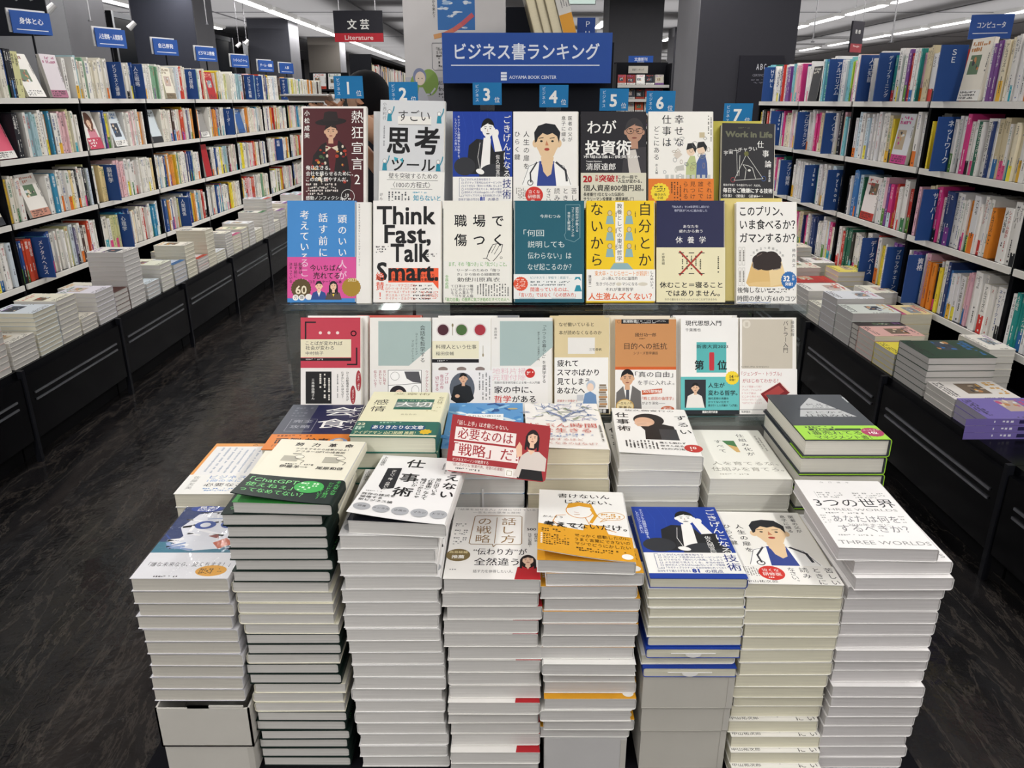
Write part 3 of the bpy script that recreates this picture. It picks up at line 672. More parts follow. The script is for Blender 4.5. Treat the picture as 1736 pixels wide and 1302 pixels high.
def d_doctor():
    d = D(); sk = '#e6c79f'
    d.poly([(14, 110), (22, 84), (38, 76), (64, 76), (80, 84), (90, 112), (90, 114), (14, 114)], '#f8f8f5'); d.line([(14, 112), (24, 84), (40, 77)], .7, '#555'); d.line([(88, 112), (78, 84), (62, 77)], .7, '#555')
    d.poly([(40, 76), (36, 114), (66, 114), (62, 76)], '#33468f'); d.poly([(42, 70), (62, 70), (58, 96), (52, 100), (46, 92)], sk)
    d.poly([(43, 56), (61, 56), (61, 80), (52, 92), (43, 80)], sk)
    d.line([(36, 78), (26, 94), (27, 108)], 2.2, '#3b3d42'); d.line([(66, 78), (80, 90), (82, 106)], 3.2, '#3b3d42'); d.ring(26, 109, 4, 4, 1.2, '#555')
    d.ell(33.5, 49, 4, 6, sk).ell(70, 49, 4, 6, sk); d.ell(52, 46, 18, 21, sk); d.poly([(35, 52), (69, 52), (62, 68), (52, 72), (42, 68)], sk)
    d.poly([(33, 48), (32, 32), (38, 22), (50, 18), (64, 20), (72, 32), (70, 48), (67, 38), (60, 33), (52, 36), (45, 33), (38, 40), (36, 46)], '#23252a')
    for x in (43, 60): d.ell(x, 45.5, 2, 1.5, '#222').line([(x - 4, 41), (x + 3, 40)], 1.1, '#2c2622')
    d.poly([(51, 44), (54, 52), (49, 52)], '#c98562'); d.ell(51.5, 58, 4, 2.2, '#b0453c')
    d.v(87, 7, '医者の父が', 7, K_, 0, 1.16); d.v(77, 7, '息子に綴る', 7, K_, 0, 1.16); d.v(20, 30, '人生の扉を', 10, K_, -.004, 1.22); d.v(6, 30, 'ひらく鍵', 9.4, K_, -.004, 1.25)
    d.rect(0, 114, 100, 148, '#f1efe9'); d.ell(32, 128, 13.5, 13, '#d2372f'); d.t(32, 120, '泣くな', 6, W_, .01, 'c'); d.t(32, 127, '研修医', 6.6, W_, .01, 'c'); d.fine(25, 135, 40, 1, 3, 2, W_); d.finev(18, 117, 134, 6, 2.6, 1.6, '#77736c')
    d.v(93, 117, '苦しい', 9.6, K_, 0, 1.12); d.v(80, 117, 'ときに', 9.6, K_, 0, 1.12); d.v(67, 117, '読み', 9.6, K_, 0, 1.12); d.v(54, 117, 'なさい。', 8, K_, 0, .95)
    d.t(2, 141, '中山祐次郎', 5, K_, 0, sp=1, fit=32)
    return d
def d_invest():
    d = D(); d.rect(0, 0, 100, 94, '#28272c'); d.poly([(63, 94), (66, 62), (78, 56), (100, 54), (100, 94)], '#3c3a3e'); d.poly([(70, 60), (84, 58), (92, 94), (74, 94)], '#cfc9c2')
    head(d, 82, 30, 18, '#b98f77', '#3a383a', mouth='#7d4038'); d.ring(75.5, 30, 5.2, 4.2, .7, '#222'); d.ring(90, 30, 5.2, 4.2, .7, '#222'); d.line([(80.6, 29), (84.8, 29)], .7, '#222')
    d.t(10, 13, 'わが', 23, W_, .012); d.t(7, 44, '投資術', 24, W_, .02, fit=70); d.t(4, 67, '市場は誰に微笑むか', 5, W_, .01, fit=86); d.t(8, 74.5, 'Tatsuro Kiyohara', 3.4, W_, .01); d.t(8, 79, '清原達郎', 11.6, W_, .008)
    d.rect(0, 94, 100, 148, '#d9d6c2'); d.t(4, 96.5, '20', 13.5, '#b3232a', .05); d.t(22, 97, '万', 5, '#b3232a', .03); d.t(22, 102, '部', 5, '#b3232a', .03); d.t(28, 97, '突破！', 11.5, '#b3232a', .03, fit=28); d.t(57, 97.5, 'この一冊で', 6.2, K_, .02); d.t(57, 104, '人生が変わる。', 5.8, K_, .02)
    d.t(4, 112, '個人資産800億円超。', 10.5, K_, .016, fit=92); d.t(4, 124, '長者番付1位となった伝説の', 6, K_, .02, fit=62); d.t(4, 131, 'サラリーマン投資家・清原達郎。', 6.2, K_, .02, fit=70); d.frame(76, 132, 81, 137, .5, K_)
    return d
def d_happy():
    d = D(); d.v(47, 5, '幸せな', 15, K_, .004, 1.16); d.v(28, 5, '仕事は', 15, K_, .004, 1.16); d.v(12.5, 22, 'どこにある', 9.8, K_, -.002, 1.1); d.v(12.5, 80, '井上大輔', 4, K_); d.finev(96, 4, 46, 2, 4, 2.4, '#77736c')
    for x, y, c in ((66, 92, '#b9c48a'), (82, 90, '#4a5f96')):
        d.poly([(x - 9, y + 12), (x - 8, y - 12), (x - 2, y - 24), (x + 5, y - 24), (x + 8, y - 10), (x + 9, y + 12)], c); d.ell(x - 1, y - 32, 6.5, 8, '#ecd2b8'); d.poly([(x - 8, y - 33), (x - 6, y - 43), (x + 3, y - 44), (x + 8, y - 36), (x + 6, y - 28), (x + 2, y - 36)], '#1f2124')
    r = random.Random(3)
    for i in range(26): d.ring(r.uniform(24, 94), r.uniform(40, 103), r.uniform(1.5, 4.5), r.uniform(1.5, 4.5), .5, r.choice(('#6a6f74', '#8a8f7a', '#a08c70', '#55637c')), n=r.choice((4, 6, 10)))
    d.poly([(38, 66), (46, 60), (52, 66), (44, 73)], '#d9cfc2').poly([(42, 84), (54, 82), (55, 90), (43, 91)], '#c9c7bf'); d.rect(78, 32, 86, 40, '#cdbf9d')
    for k in range(9): d.rect(26 + 8 * k, 97, 31 + 8 * k, 103, '#c6c9c4')
    d.rect(0, 103, 100, 148, '#e27d2d'); d.star(18, 124, 15, '#f2d83a', 16, .9); d.fine(9, 114, 28, 3, 3.4, 2.2, K_); d.t(18, 125, '働きかた', 4.6, K_, .012, 'c'); d.t(18, 130, '小説', 4.6, K_, .012, 'c')
    d.v(93, 107, 'それは', 8.6, '#3a2413', 0, 1.1); d.v(80, 107, '誰にでも', 8.6, '#3a2413', 0, 1.05); d.v(68, 107, '見つけ', 8.6, '#3a2413', 0, 1.1); d.v(57, 107, 'られる', 8.6, '#3a2413', 0, 1.1); d.finev(49, 108, 140, 4, 4.4, 2.6, '#5b3414')
    return d
def d_work():
    d = D(); g = '#5a5d4a'; d.t(50, 12, 'Work in Life', 14, '#6a6c56', .045, 'c', fit=86); d.fine(28, 7, 70, 1, 3, 2.2, g)
    for k, ch in enumerate('宇宙一チャラい'): d.t(8 + 9 * k, 48 - 2.6 * k + .2 * k * k, ch, 9, W_, 0, 'c')
    d.t(72, 30, '仕', 13, W_, .008, 'c'); d.t(82, 46, '事', 13, W_, .008, 'c'); d.t(87, 64, '論', 13, W_, .008, 'c'); d.v(90, 80, '近藤康太郎', 4.4, W_)
    y = '#8f8a4a'; wl = '#d8d8d2'; d.line([(24, 100), (46, 54), (78, 96)], .8, wl); d.line([(24, 100), (78, 96)], .8, wl); d.star(46, 53, 5, '#6a6b34', 9, .7); d.ring(22, 99, 4, 4, 1, '#a8414a'); d.ring(79, 96, 4, 4, 1, '#3e5f9a')
    d.line([(30, 92), (28, 50)], .9, wl); d.line([(33, 92), (34, 56)], .9, wl); d.line([(28, 50), (26, 44)], .8, wl); d.line([(30, 52), (32, 44)], .8, wl); d.line([(44, 98), (46, 80), (40, 72), (50, 74), (58, 78), (64, 96)], .9, wl); d.ell(52, 82, 3, 2, wl)
    d.t(4, 106, '将来が不安？ 今の自分でいい？ 大丈夫。', 4.4, W_, .01, fit=70); d.t(4, 113, '毎日をご機嫌にする技術', 9, W_, .02, fit=92); d.t(4, 124, '〈仕事〉〈勉強〉〈遊び〉', 6, W_, .012); d.fine(60, 126, 94, 1, 4, 2.4, W_); d.rect(0, 132, 100, 148, '#e5d95a')
    return d
def d_smart():
    d = D(); b = '#4189cc'; d.v(80, 20, '頭のいい人が', 13.5, W_, .012, 1.2); d.v(52, 18, '話す前に', 14, W_, .012, 1.2); d.v(25, 14, '考えていること', 14, W_, .012, 1.1)
    d.rect(0, 82, 100, 142, '#d9539b')
    d.v(80, 86, '人が', 13.5, '#ecc6dc', .012, 1.2); d.v(25, 84, 'ること', 13.5, '#ecc6dc', .012, 1.05)
    d.t(33, 93, '今いちばん', 10, K_, .014, fit=46); d.t(38, 104, '売れてる', 10.5, K_, .016, fit=38); d.t(32, 115.5, 'コミュニケーション本', 5.4, K_, .02, fit=47); d.v(19, 90, '結果は', 5.6, K_); d.v(12, 90, '話す前に', 5.6, K_); d.v(5, 90, '決まっている', 5, K_)
    d.star(20, 128, 15, '#5b4a28', 22, .93); d.t(20, 121, '60', 17, '#efe4c9', .02, 'c'); d.ell(12, 141, 4.4, 4.4, W_).ell(21, 141, 4.4, 4.4, W_).ell(31, 140, 5, 4.4, W_); d.t(12, 138, '万', 5.4, K_, .01, 'c'); d.t(21, 138, '部', 5.4, K_, .01, 'c')
    d.star(93, 126, 14, '#a8862e', 22, .93); d.t(88, 112, '2023', 6.4, '#e8dcb0', .02)
    for x, c, f in ((46, '#2c4f92', False), (67, '#5a4c46', True)):
        d.poly([(x - 12, 144), (x - 9, 134), (x, 130), (x + 9, 134), (x + 12, 144)], c); d.poly([(x - 3, 131), (x + 3, 131), (x, 140)], W_ if not f else '#e5c93c'); head(d, x, 124, 6.5, '#f0c9a8', '#1b1b20', f)
    return d
def d_think():
    d = D(); y = 2
    for s, f, x in (('Think', 84, 6), ('Fast,', 66, 17), ('Talk', 56, 26), ('Smart.', 88, 6)): d.t(x, y, s, 37, K_, .026, fit=f); y += 27.3
    d.fine(4, 66, 24, 3, 3.6, 2.2, '#444'); d.fine(76, 77, 97, 2, 3, 2, '#555')
    d.poly([(22, 98), (95, 98), (95, 119), (22, 119)], '#f2623c'); d.poly([(86, 118), (95, 118), (95, 129)], '#f2623c')
    d.L += 2; d.t(6, 83.9, 'Smart.', 37, K_, .026, fit=88)
    d.t(27, 106, 'スタンフォード生の人生を変えた', 5, K_, .014, fit=62); d.t(27, 112.5, '「話し方」の人気講義を書籍化！', 5, K_, .014, fit=62); d.v(10, 104, '絶賛！', 13, '#e0573a', .01, 1.08)
    for k, s in enumerate(('ケリー・マクゴニガル', 'ロバート・B・チャルディーニ', 'チャールズ・デュヒッグ', 'ダニエル・ピンク', 'ケイティ・ミルクマン')): d.t(18, 121 + 4.8 * k, s, 4.4, '#d9603f', .01, fit=min(44, 4.4 * len(s)))
    d.fine(58, 122.5, 86, 5, 4.8, 2.2, '#333'); d.fine(70, 132, 96, 4, 3, 1.8, '#e0705a')
    return d
def d_hurt():
    d = D()
    for s, y in (('職場で', 20), ('傷つく', 48)):
        for k, ch in enumerate(s): d.t(25 + 27 * k, y, ch, 19, K_, .014, 'c')
    d.line([(58, 84), (63, 84), (66, 74), (72, 64), (80, 62), (86, 64), (84, 74), (76, 84), (70, 90), (63, 84)], .9, K_); d.line([(72, 64), (66, 76)], .7, K_); d.line([(77, 63), (70, 76)], .7, K_); d.line([(82, 64), (74, 78)], .7, K_); d.ring(84, 83, 1.5, 1.5, .5, K_)
    d.rect(0, 88, 97, 141, '#eeede6'); d.t(8, 89, 'まず、その「傷つき」に「気づく」こと。', 7, '#58a63a', .012, fit=84); d.t(20, 99, 'リーダーのための「傷つ', 4.6, K_, .008, fit=62); d.t(20, 105, 'き」から始める組織開発', 4.6, K_, .008, fit=62); d.t(20, 111.5, '勅使川原真衣', 7, K_, .004, fit=62)
    d.v(41, 122, '職場で傷', 4.8, K_); d.v(35.6, 122, 'ついた人', 4.8, K_); d.v(30, 122, 'は企業変', 4.8, K_); d.v(24.4, 122, '革の入り', 4.8, K_); d.v(18.8, 122, '口に立つ', 4.8, K_); d.v(13, 122, 'ている。', 4.8, K_); d.finev(94, 121, 139, 12, 4, 2.3, '#4a4c48'); d.v(5, 108, '全員必読', 5, '#58a63a'); d.t(3, 141, '「能力主義」の限界に気づき始めたすべての人へ', 5.6, '#58a63a', .012, fit=93)
    return d
def d_teal():
    d = D(); c = '#dfe8e6'; d.t(52, 20, '今井むつみ', 5.6, c, .012, 'c', fit=29)
    for k, (s, f, x) in enumerate((('「何回', 29, 14), ('説明しても', 52, 20), ('伝わらない」は', 62, 20), ('なぜ起こるのか？', 62, 20))): d.t(x, 42 + 16.4 * k, s, 10.5, c, -.006, fit=f)
    d.line([(74, 6), (94, 6), (94, 54), (86, 60), (74, 56), (72, 50), (74, 46), (74, 6)], .5, '#8fb5bb'); d.v(90, 9, '認知科学が教える', 4.6, c); d.v(84, 9, 'コミュニケーションの', 4.4, c); d.v(78.5, 16, '本質と解決策', 4.6, c)
    d.rect(0, 107, 97, 143, '#eef0ee'); d.star(10, 121, 10.5, '#de5438', 20, .94); d.fine(3, 114, 17, 5, 3, 2, '#f6d8cc'); d.t(24, 110, 'ビジネスで｜学校で｜家庭で…', 4.2, '#5f8f9a', .008, fit=58); d.fine(24, 117, 80, 2, 4.4, 2.3, '#5c6c70')
    d.t(24, 126, '間違っているのは、', 6.6, '#d4523a', .014, fit=54); d.t(8, 134, '「言い方」ではなく「心の読み方」', 6.4, '#d4523a', .014, fit=80); d.rect(8, 141.5, 30, 142.2, '#2f7f92'); d.rect(54, 141.5, 88, 142.2, '#2f7f92')
    d.ell(91, 118, 4.6, 5, '#f0f0ee'); d.poly([(86, 116), (88, 111), (94, 111), (96, 117), (91, 113)], '#2b8fa6'); d.poly([(86, 132), (89, 123), (94, 123), (97, 132)], '#2b8fa6')
    return d
def d_yellow():
    d = D(); d.v(85, 2, '自分とか、', 21, K_, .004, 1.17, .95); d.v(15, 2, 'ないから。', 21, K_, .004, 1.17, .95); d.rect(42, 2, 54, 90, '#f6f4ec'); d.v(48, 4, '教養としての東洋哲学', 8, K_, .004, 1.06)
    for k in range(3):
        for x in (34, 62): d.poly([(x - 6, 34 + 24 * k), (x - 4, 22 + 24 * k), (x + 4, 22 + 24 * k), (x + 6, 34 + 24 * k)], '#8fb3ba'); d.ell(x, 18 + 24 * k, 3, 3.6, '#d9c49a'); d.ring(x, 18 + 24 * k, 3, 3.6, .5, '#44524f'); d.finev(x + 9, 14 + 24 * k, 24 + 24 * k, 1, 3, 2, '#5b5020')
    d.poly([(34, 100), (40, 91), (60, 91), (68, 100)], '#8fb3ba')
    d.rect(0, 100, 100, 146, '#f4f2ec'); d.t(12, 102, '東大卒・こじらせニートが超訳！', 8, '#e4923e', .012, fit=78); d.t(22, 110.5, 'ぶっ飛んでるのに論理的', 5.6, K_, .012, fit=52); d.t(14, 118.5, '生きづらさが', 5.6, K_, .012, fit=28); d.ell(47, 121.4, 4, 2.6, '#d8d2c2').ell(82, 121.4, 7, 2.6, '#d8d2c2'); d.t(52, 118.5, 'マシになる', 5.6, K_, .012, fit=22); d.t(28, 126.5, 'それが東洋哲学', 5.6, K_, .012, fit=40); d.t(3, 134, '人生激ムズくない？', 11, '#e0642c', .02, fit=92); d.v(5, 108, '鎌田東二', 4.4, K_); d.v(95, 102, 'しんめいＰ。', 4.8, K_)
    return d
def d_rest():
    d = D(); d.t(50, 7, '「休み方」を24年研究し続けた', 4, '#c9cde0', .006, 'c', fit=54); d.t(50, 12.5, '専門家がついに編み出した', 4, '#c9cde0', .006, 'c', fit=48); d.t(50, 35, 'あなたを', 5, W_, .006, 'c', fit=22); d.t(50, 42, '疲れから救う', 5, W_, .006, 'c', fit=34)
    for k, ch in enumerate('休養学'): d.t(33 + 17 * k, 52, ch, 10.5, W_, .006, 'c')
    d.rect(0, 68, 100, 148, '#ebe4bf'); d.line([(34, 74), (66, 108)], 2.6, '#b23a2f'); d.line([(66, 74), (34, 108)], 2.6, '#b23a2f')
    for y in (76, 106):
        for x in (32, 47, 62): d.rect(x, y - .6, x + 8, y + .6, K_)
    d.finev(64, 80, 102, 5, 6.5, 2.6, '#55503c'); d.v(10, 76, '片野秀樹', 4.4, '#44402f'); d.finev(90, 78, 108, 1, 3, 2.8, '#44402f')
    d.t(5, 118, '休むこと＝寝ること', 9.6, K_, .016, fit=91); d.t(14, 130, 'ではありません。', 9.6, K_, .016, fit=78); d.t(50, 142, '今すぐ疲れをとりたい人へ7つのことができるかも', 3.6, '#55503c', .004, 'c', fit=76)
    return d
def d_pudding():
    d = D()
    for k, (s, f) in enumerate((('このプリン、', 70), ('いま食べるか？', 90), ('ガマンするか？', 90))): d.t(6, 6 + 19.5 * k, s, 15.5, K_, .016, fit=f)
    d.rect(0, 62, 98, 147, '#f0eee9'); d.poly([(27, 84), (73, 84), (84, 118), (79, 123), (21, 123), (16, 118)], '#dcb878'); d.ell(50, 120, 31, 4, '#e3c388'); d.poly([(52, 84), (73, 84), (84, 118), (56, 123)], '#e8cf9c')
    br = '#2c211f'; d.ell(38, 85, 12, 9, br).ell(62, 85, 12, 9, br).ell(44, 79, 12, 7, br).ell(57, 79, 12, 7, br).ell(36, 92, 10, 7, br).ell(64, 92, 10, 7, br).ell(50, 92, 14, 8, br); d.line([(27, 88), (28, 96), (36, 99.5)], .9, '#a3968f'); d.line([(60, 99), (72, 97), (74, 90)], .9, '#a3968f'); d.line([(34, 79), (42, 75)], 1.2, '#6b5a54')
    for k, ch in enumerate('一生役立つ時間の法則'): a = R(-150 + 12.5 * k + 4); d.t(50 + 31 * cos(a), 90 + 25 * sin(a), ch, 4, K_, 0, 'c')
    d.v(94, 68, '柿内尚文', 5.6, K_, 0, 1.3)
    for x in (4, 10):
        for y in (66, 96): d.frame(x, y, x + 4, y + 26, .4, '#a8a49c'); d.finev(x + 2, y + 2, y + 24, 1, 3, 2.4, '#77736a')
    d.star(86, 114, 13, '#2f6db0', 20, .94); d.t(82, 106, '32', 11, W_, .03, 'c'); d.t(93, 106, '万', 4, W_, .01, 'c'); d.t(93, 110.5, '部', 4, W_, .01, 'c'); d.t(86, 117, '突破！', 5.4, W_, .02, 'c')
    d.t(2, 124, '後悔しない', 9, K_, .01, fit=46); d.fine(50, 126, 96, 2, 4, 2.4, '#444'); d.t(2, 136, '時間の使い方', 9.4, K_, .01, fit=56); d.t(60, 136.5, '61のコツ', 9, K_, .01, fit=37)
    d.line([(2, 146), (10, 147), (20, 146), (30, 147), (40, 146), (50, 147), (56, 146)], .7, '#4a78b8')
    return d
def d_shin(n):
    d = D(165)
    if n == 0:
        d.rect(0, 0, 97, 86, '#c33f52'); d.line([(24, 8), (8, 8), (8, 36)], 2.6, '#2b1820'); d.line([(76, 80), (91, 80), (91, 52)], 2.6, '#2b1820')
        for x in (32, 46, 60): d.ell(x, 26, 2.6, 2.6, '#f1dcd8')
        d.ring(86, 27, 4, 4, 1.8, '#2b1820'); d.rect(0, 37, 82, 68, '#e9e2c6'); d.t(8, 40, 'ことばが変われば', 7.6, K_, .004, fit=60); d.t(8, 48, '社会が変わる', 7.6, K_, .004, fit=46); d.t(8, 57.5, '中村桃子', 7, '#444', -.006, fit=29); d.rect(0, 69, 82, 74, K_); d.fine(6, 70, 60, 1, 3, 2.4, '#bbb')
        d.rect(8, 92, 50, 147, K_); d.finev(46, 96, 142, 3, 7, 3.6, '#e6e2da'); d.v(20, 104, '三木那由他さん', 5.2, W_); d.v(76, 92, 'ひとの配偶者の呼び方が', 4.6, '#333'); d.v(68, 92, 'むずかしいのはなぜ？', 4.6, '#333'); d.finev(60, 94, 140, 1, 3, 2.6, '#888')
        d.ell(94, 108, 4.4, 18, '#a5323c'); d.v(94, 93, '「ご主人」「奥さま」', 3.5, W_); d.ell(85, 132, 4.4, 16, '#a5323c'); d.v(85, 120, '「お子さん」で？', 3.4, W_); d.t(28, 151, 'ちくまプリマー新書', 4.4, '#222', .004, fit=52)
    elif n in (1, 3):
        c = '#a9bdbb'; x0 = 14 if n == 1 else 14
        d.poly([(x0, 6), (100, 6), (100, 50), (64, 82), (x0, 82)], c); d.v(7, 17, ('三木那由他', '', '', '青田麻未')[n], 4.8, '#444', 0, 1.05)
        d.v(86, 13 if n == 1 else 9, '会話を哲学する' if n == 1 else '「ふつうの暮らし」を美学する', 9 if n == 1 else 7, K_, -.006, 1.02)
        if n == 1: d.v(76, 26, 'コミュニケーションとマニピュレーション'[:9], 4.2, '#333'); d.v(70, 38, 'マニピュレーション', 4.2, '#333')
        else: d.v(77, 24, '家から考える「日常美学」入門', 3.6, '#333')
        if n == 1:
            d.rect(4, 88, 96, 163, '#efedea'); d.v(93, 90, 'ウソがかんたんに', 5, '#a53e50'); d.rect(30, 90, 84, 163, '#fbfbfa'); d.frame(30, 90, 84, 163, .7, '#333'); d.line([(30, 116), (84, 112)], .7, '#333'); d.poly([(56, 92), (80, 92), (84, 112), (70, 110), (60, 104)], '#55555a'); d.ring(41, 100, 7, 7, .5, '#555'); d.ell(46, 130, 14, 14, '#26222a'); d.ell(48, 133, 8, 10, '#e8cdb8'); d.ring(74, 124, 6, 8, .5, '#555'); d.v(24, 90, '互いに何を', 5, '#a53e50'); d.v(17, 90, '言わないで', 5, '#a53e50'); d.v(9, 90, '伝えている？', 5, '#a53e50')
        else:
            d.rect(0, 84, 92, 163, '#f1efec'); d.t(2, 86, '地料片掃', 11, '#e3bcc4', 0, fit=54); d.t(2, 97, '元理付除', 11, '#e3bcc4', 0, fit=54); d.ell(63, 95, 8, 8, '#c9302c'); d.fine(58, 92, 69, 2, 3.4, 2.2, W_); d.t(5, 109, '気鋭の若手研究者による唯一の入門書', 4.4, '#333', .008, fit=74); d.t(5, 117, '家の中に、', 13, K_, .014, fit=62); d.t(5, 133, '哲学', 13, '#c9302c', .014, fit=27); d.t(34, 133, 'がある', 13, K_, .014, fit=38); d.v(86, 84, '美学する', 7, K_)
    elif n == 2:
        for x, c in ((18, '#4d2530'), (49, '#4a6b3a'), (80, '#a83240')): d.ell(x, 21, 11, 11, '#d9cfcf'); d.ell(x, 21, 9.2, 9.2, c)
        d.line([(34, 14), (34, 30)], 1, '#8a7d5c'); d.ell(34, 13, 1.6, 3, '#8a7d5c'); d.rect(0, 40, 78, 70, '#ebe6cb'); d.t(6, 46, '料理人という仕事', 8, K_, .004, fit=68); d.t(6, 58, '稲田俊輔', 7, '#444', -.006, fit=30); d.rect(0, 71, 78, 77, K_); d.fine(6, 72.5, 50, 1, 3, 2.6, '#bbb'); d.line([(85, 48), (85, 64)], .9, '#9a8d6c'); d.ell(85, 64, 1.4, 3, '#9a8d6c')
        for x in (18, 49, 80): d.ell(x, 88, 8, 4, '#8a7a74')
        d.rect(0, 90, 100, 163, '#f0eeee'); d.ell(50, 121, 21, 27, '#5d6470'); d.poly([(31, 140), (36, 118), (50, 112), (64, 118), (70, 138), (62, 145), (40, 146)], '#1c2026'); head(d, 52, 104, 8.5, '#e3b697', '#141315'); d.ell(42, 134, 4, 3, '#e3b697')
        d.v(24, 94, 'プロは', 6.4, '#b65a74'); d.v(16, 97, '毎日の作', 6.4, '#b65a74'); d.v(8, 100, '切にする', 6.4, '#b65a74'); d.finev(96, 94, 142, 4, 5.6, 2.8, '#777')
    elif n == 4:
        d.rect(24, 34, 72, 62, '#e9e7e2'); d.t(8, 8, 'なぜ働いていると', 7.6, K_, .006, fit=62); d.t(8, 22, '本が読めなくなるのか', 7.6, K_, .006, fit=76); d.t(84, 52, '三宅香帆', 5, K_, .006, 'r', fit=22); d.rect(0, 68, 96, 156, '#f3f2ee')
        for k, s in enumerate(('疲れて', 'スマホばかり', '見てしまう', 'あなたへ')): d.t(5, 72 + 15.5 * k, s, 12.4, K_, .016, fit=(37, 74, 58, 49)[k])
        d.t(5, 140, '読書史と労働史で', 4.6, '#b8443c', .01); d.t(5, 147, 'その理由がわかる！', 4.6, '#b8443c', .01); d.rect(0, 156, 97, 164, K_); d.t(92, 156.5, '集英社新書', 6.4, W_, .02, 'r')
        d.ell(65, 116, 8, 9, '#b9c6d6'); d.ell(64, 119, 6, 7, '#efd4bf'); d.poly([(50, 150), (54, 130), (64, 126), (74, 132), (76, 152)], '#6f93bf'); d.rect(40, 132, 52, 142, '#c9ccd2')
        for k in range(10): d.rect(80 - k % 2, 114 + 4 * k, 92 + k % 3, 117.4 + 4 * k, ('#8a7a66', '#a9a49b', '#b98a5a')[k % 3])
    elif n == 5:
        d.rect(0, 3, 100, 85, '#c98f5b'); d.rect(10, 3, 88, 10.5, K_); d.t(13, 3.6, '新潮新書', 5.6, W_, .01); d.fine(34, 5, 84, 2, 3, 1.8, '#ccc'); d.ring(6, 7, 2.6, 2.6, .5, '#6b4526'); d.t(50, 26, '國分功一郎', 7, K_, .012, 'c', fit=34); d.fine(38, 35, 62, 1, 3, 2, '#5b3a20'); d.t(50, 43, '目的への抵抗', 12, K_, .004, 'c', fit=70); d.t(50, 58, 'シリーズ哲学講話', 5.4, K_, .006, 'c', fit=40)
        d.rect(0, 84, 100, 89, '#d0622c'); d.rect(0, 89, 100, 165, '#f2f0ec'); d.poly([(0, 165), (2, 128), (14, 116), (28, 116), (42, 126), (44, 165)], '#6d6a68'); d.poly([(13, 116), (28, 116), (22, 160)], W_); d.poly([(18, 120), (23, 120), (23, 152), (17, 152)], '#55575e'); head(d, 20, 103, 13.5, '#d9ab88', '#17161a')
        d.t(33, 92, '「真の自由」', 10.5, K_, .004, fit=62); d.t(37, 107, 'を手に入れよ。', 8.6, K_, 0, fit=60); d.poly([(44, 124), (77, 121), (77, 129), (44, 132)], '#c8562c'); d.L += 1; d.t(46, 123, '30万部突破', 6, W_, .02, fit=30); d.t(44, 135, '『暇と退屈の倫理学』', 6.2, '#c8562c', .008, fit=52); d.t(44, 143.5, 'がより深化――', 5.4, K_, .008, fit=38); d.ell(16, 152, 15, 13, '#c9a25c'); d.ell(16, 152, 13.4, 11.4, '#ead9a8'); d.t(16, 144, '一生モノの', 4.8, '#4a3418', .01, 'c'); d.t(16, 151, '思考力', 7, '#4a3418', .02, 'c'); d.ell(86, 156, 11, 5, '#c96a48'); d.t(86, 153, '第21位', 4.6, W_, .01, 'c'); d.rect(76, 161, 100, 165, '#c8562c')
    elif n == 6:
        d.t(8, 5, '現代思想入門', 9.4, K_, .016, fit=61); d.t(8, 18, '千葉雅也', 6, K_, .008, fit=26); d.rect(27, 42, 78, 94, '#57b3b3'); d.t(27, 46, '新書大賞2023', 7, K_, .012, fit=54); d.t(53, 54, '1', 40, '#c2323c', .06, 'c'); d.t(24, 73, '第', 17, K_, .024); d.t(63, 73, '位', 17, K_, .024)
        d.rect(0, 101, 100, 165, '#63bcbc'); d.rect(0, 158, 100, 165, '#22262c'); d.t(50, 159, '講談社現代新書', 4.4, W_, .02, 'c', fit=26); d.rect(7, 106, 43, 154, '#2b2d33'); d.poly([(9, 154), (12, 134), (24, 128), (36, 134), (41, 154)], '#ece8e2'); head(d, 25, 120, 8, '#e0bb9d', '#151416'); d.t(47, 111, '人生が', 9.4, K_, .016, fit=28); d.t(47, 124, '変わる哲学。', 9.4, K_, .016, fit=50)
        for k, s in enumerate(('現代思想の真髄を', 'かつてない仕方で', '書き尽くした究極の「入門書」')): d.t(47, 136 + 6 * k, s, 4.4, K_, .012, fit=min(50, 4.4 * len(s)))
        d.star(88, 103, 12, '#f0d436', 16, .92); d.t(87, 97, '14', 7.4, K_, .03, 'c'); d.t(95, 98.5, '万部', 3.6, K_, .01, 'c'); d.t(88, 104, '突破！', 4.6, K_, .014, 'c')
    else:
        d.rect(4, 3, 92, 87, '#c9c1b2'); d.ell(12, 11, 7, 7, '#dcd6c9'); d.rect(9.6, 8, 14.6, 15, '#c9c1b2'); d.v(80, 5, 'バトラー入門', 9.6, K_, 0, .96); d.v(92, 5, '藤高和輝', 6.8, '#444', 0, 1.02); d.t(3, 82, 'CHIKUMA SHINSHO', 4, '#77736a', .004, fit=48); d.rect(0, 88, 100, 165, '#f1efec')
        d.t(3, 92, '『ジェンダー・トラブル』', 8, '#b84f57', .004, fit=70); d.t(5, 104, 'がはじめてわかる！', 8, '#b84f57', .004, fit=62)
        for k, s in enumerate(('クィア理論って何？', 'ブッチ／フェムとは', 'ドラァグ論は', 'どこから来たの？', '「パフォーマティブ」って', 'つまりどういうこと？')): d.t(4, 116 + 5.6 * k, s, 4, '#c98a8d', .004, fit=min(34, 4 * len(s)))
        d.poly([(36, 130), (70, 110), (88, 128), (52, 150)], '#7d1f24'); d.poly([(42, 131), (68, 116), (78, 126), (52, 142)], '#a8413f'); d.line([(36, 130), (70, 110), (88, 128)], 1, '#f0d8d0'); d.line([(74, 114), (86, 126)], 2, '#f0d8d0'); d.rect(0, 157, 100, 158, '#999'); d.t(3, 159, '筑摩書房', 4, '#333', .006)
    return d
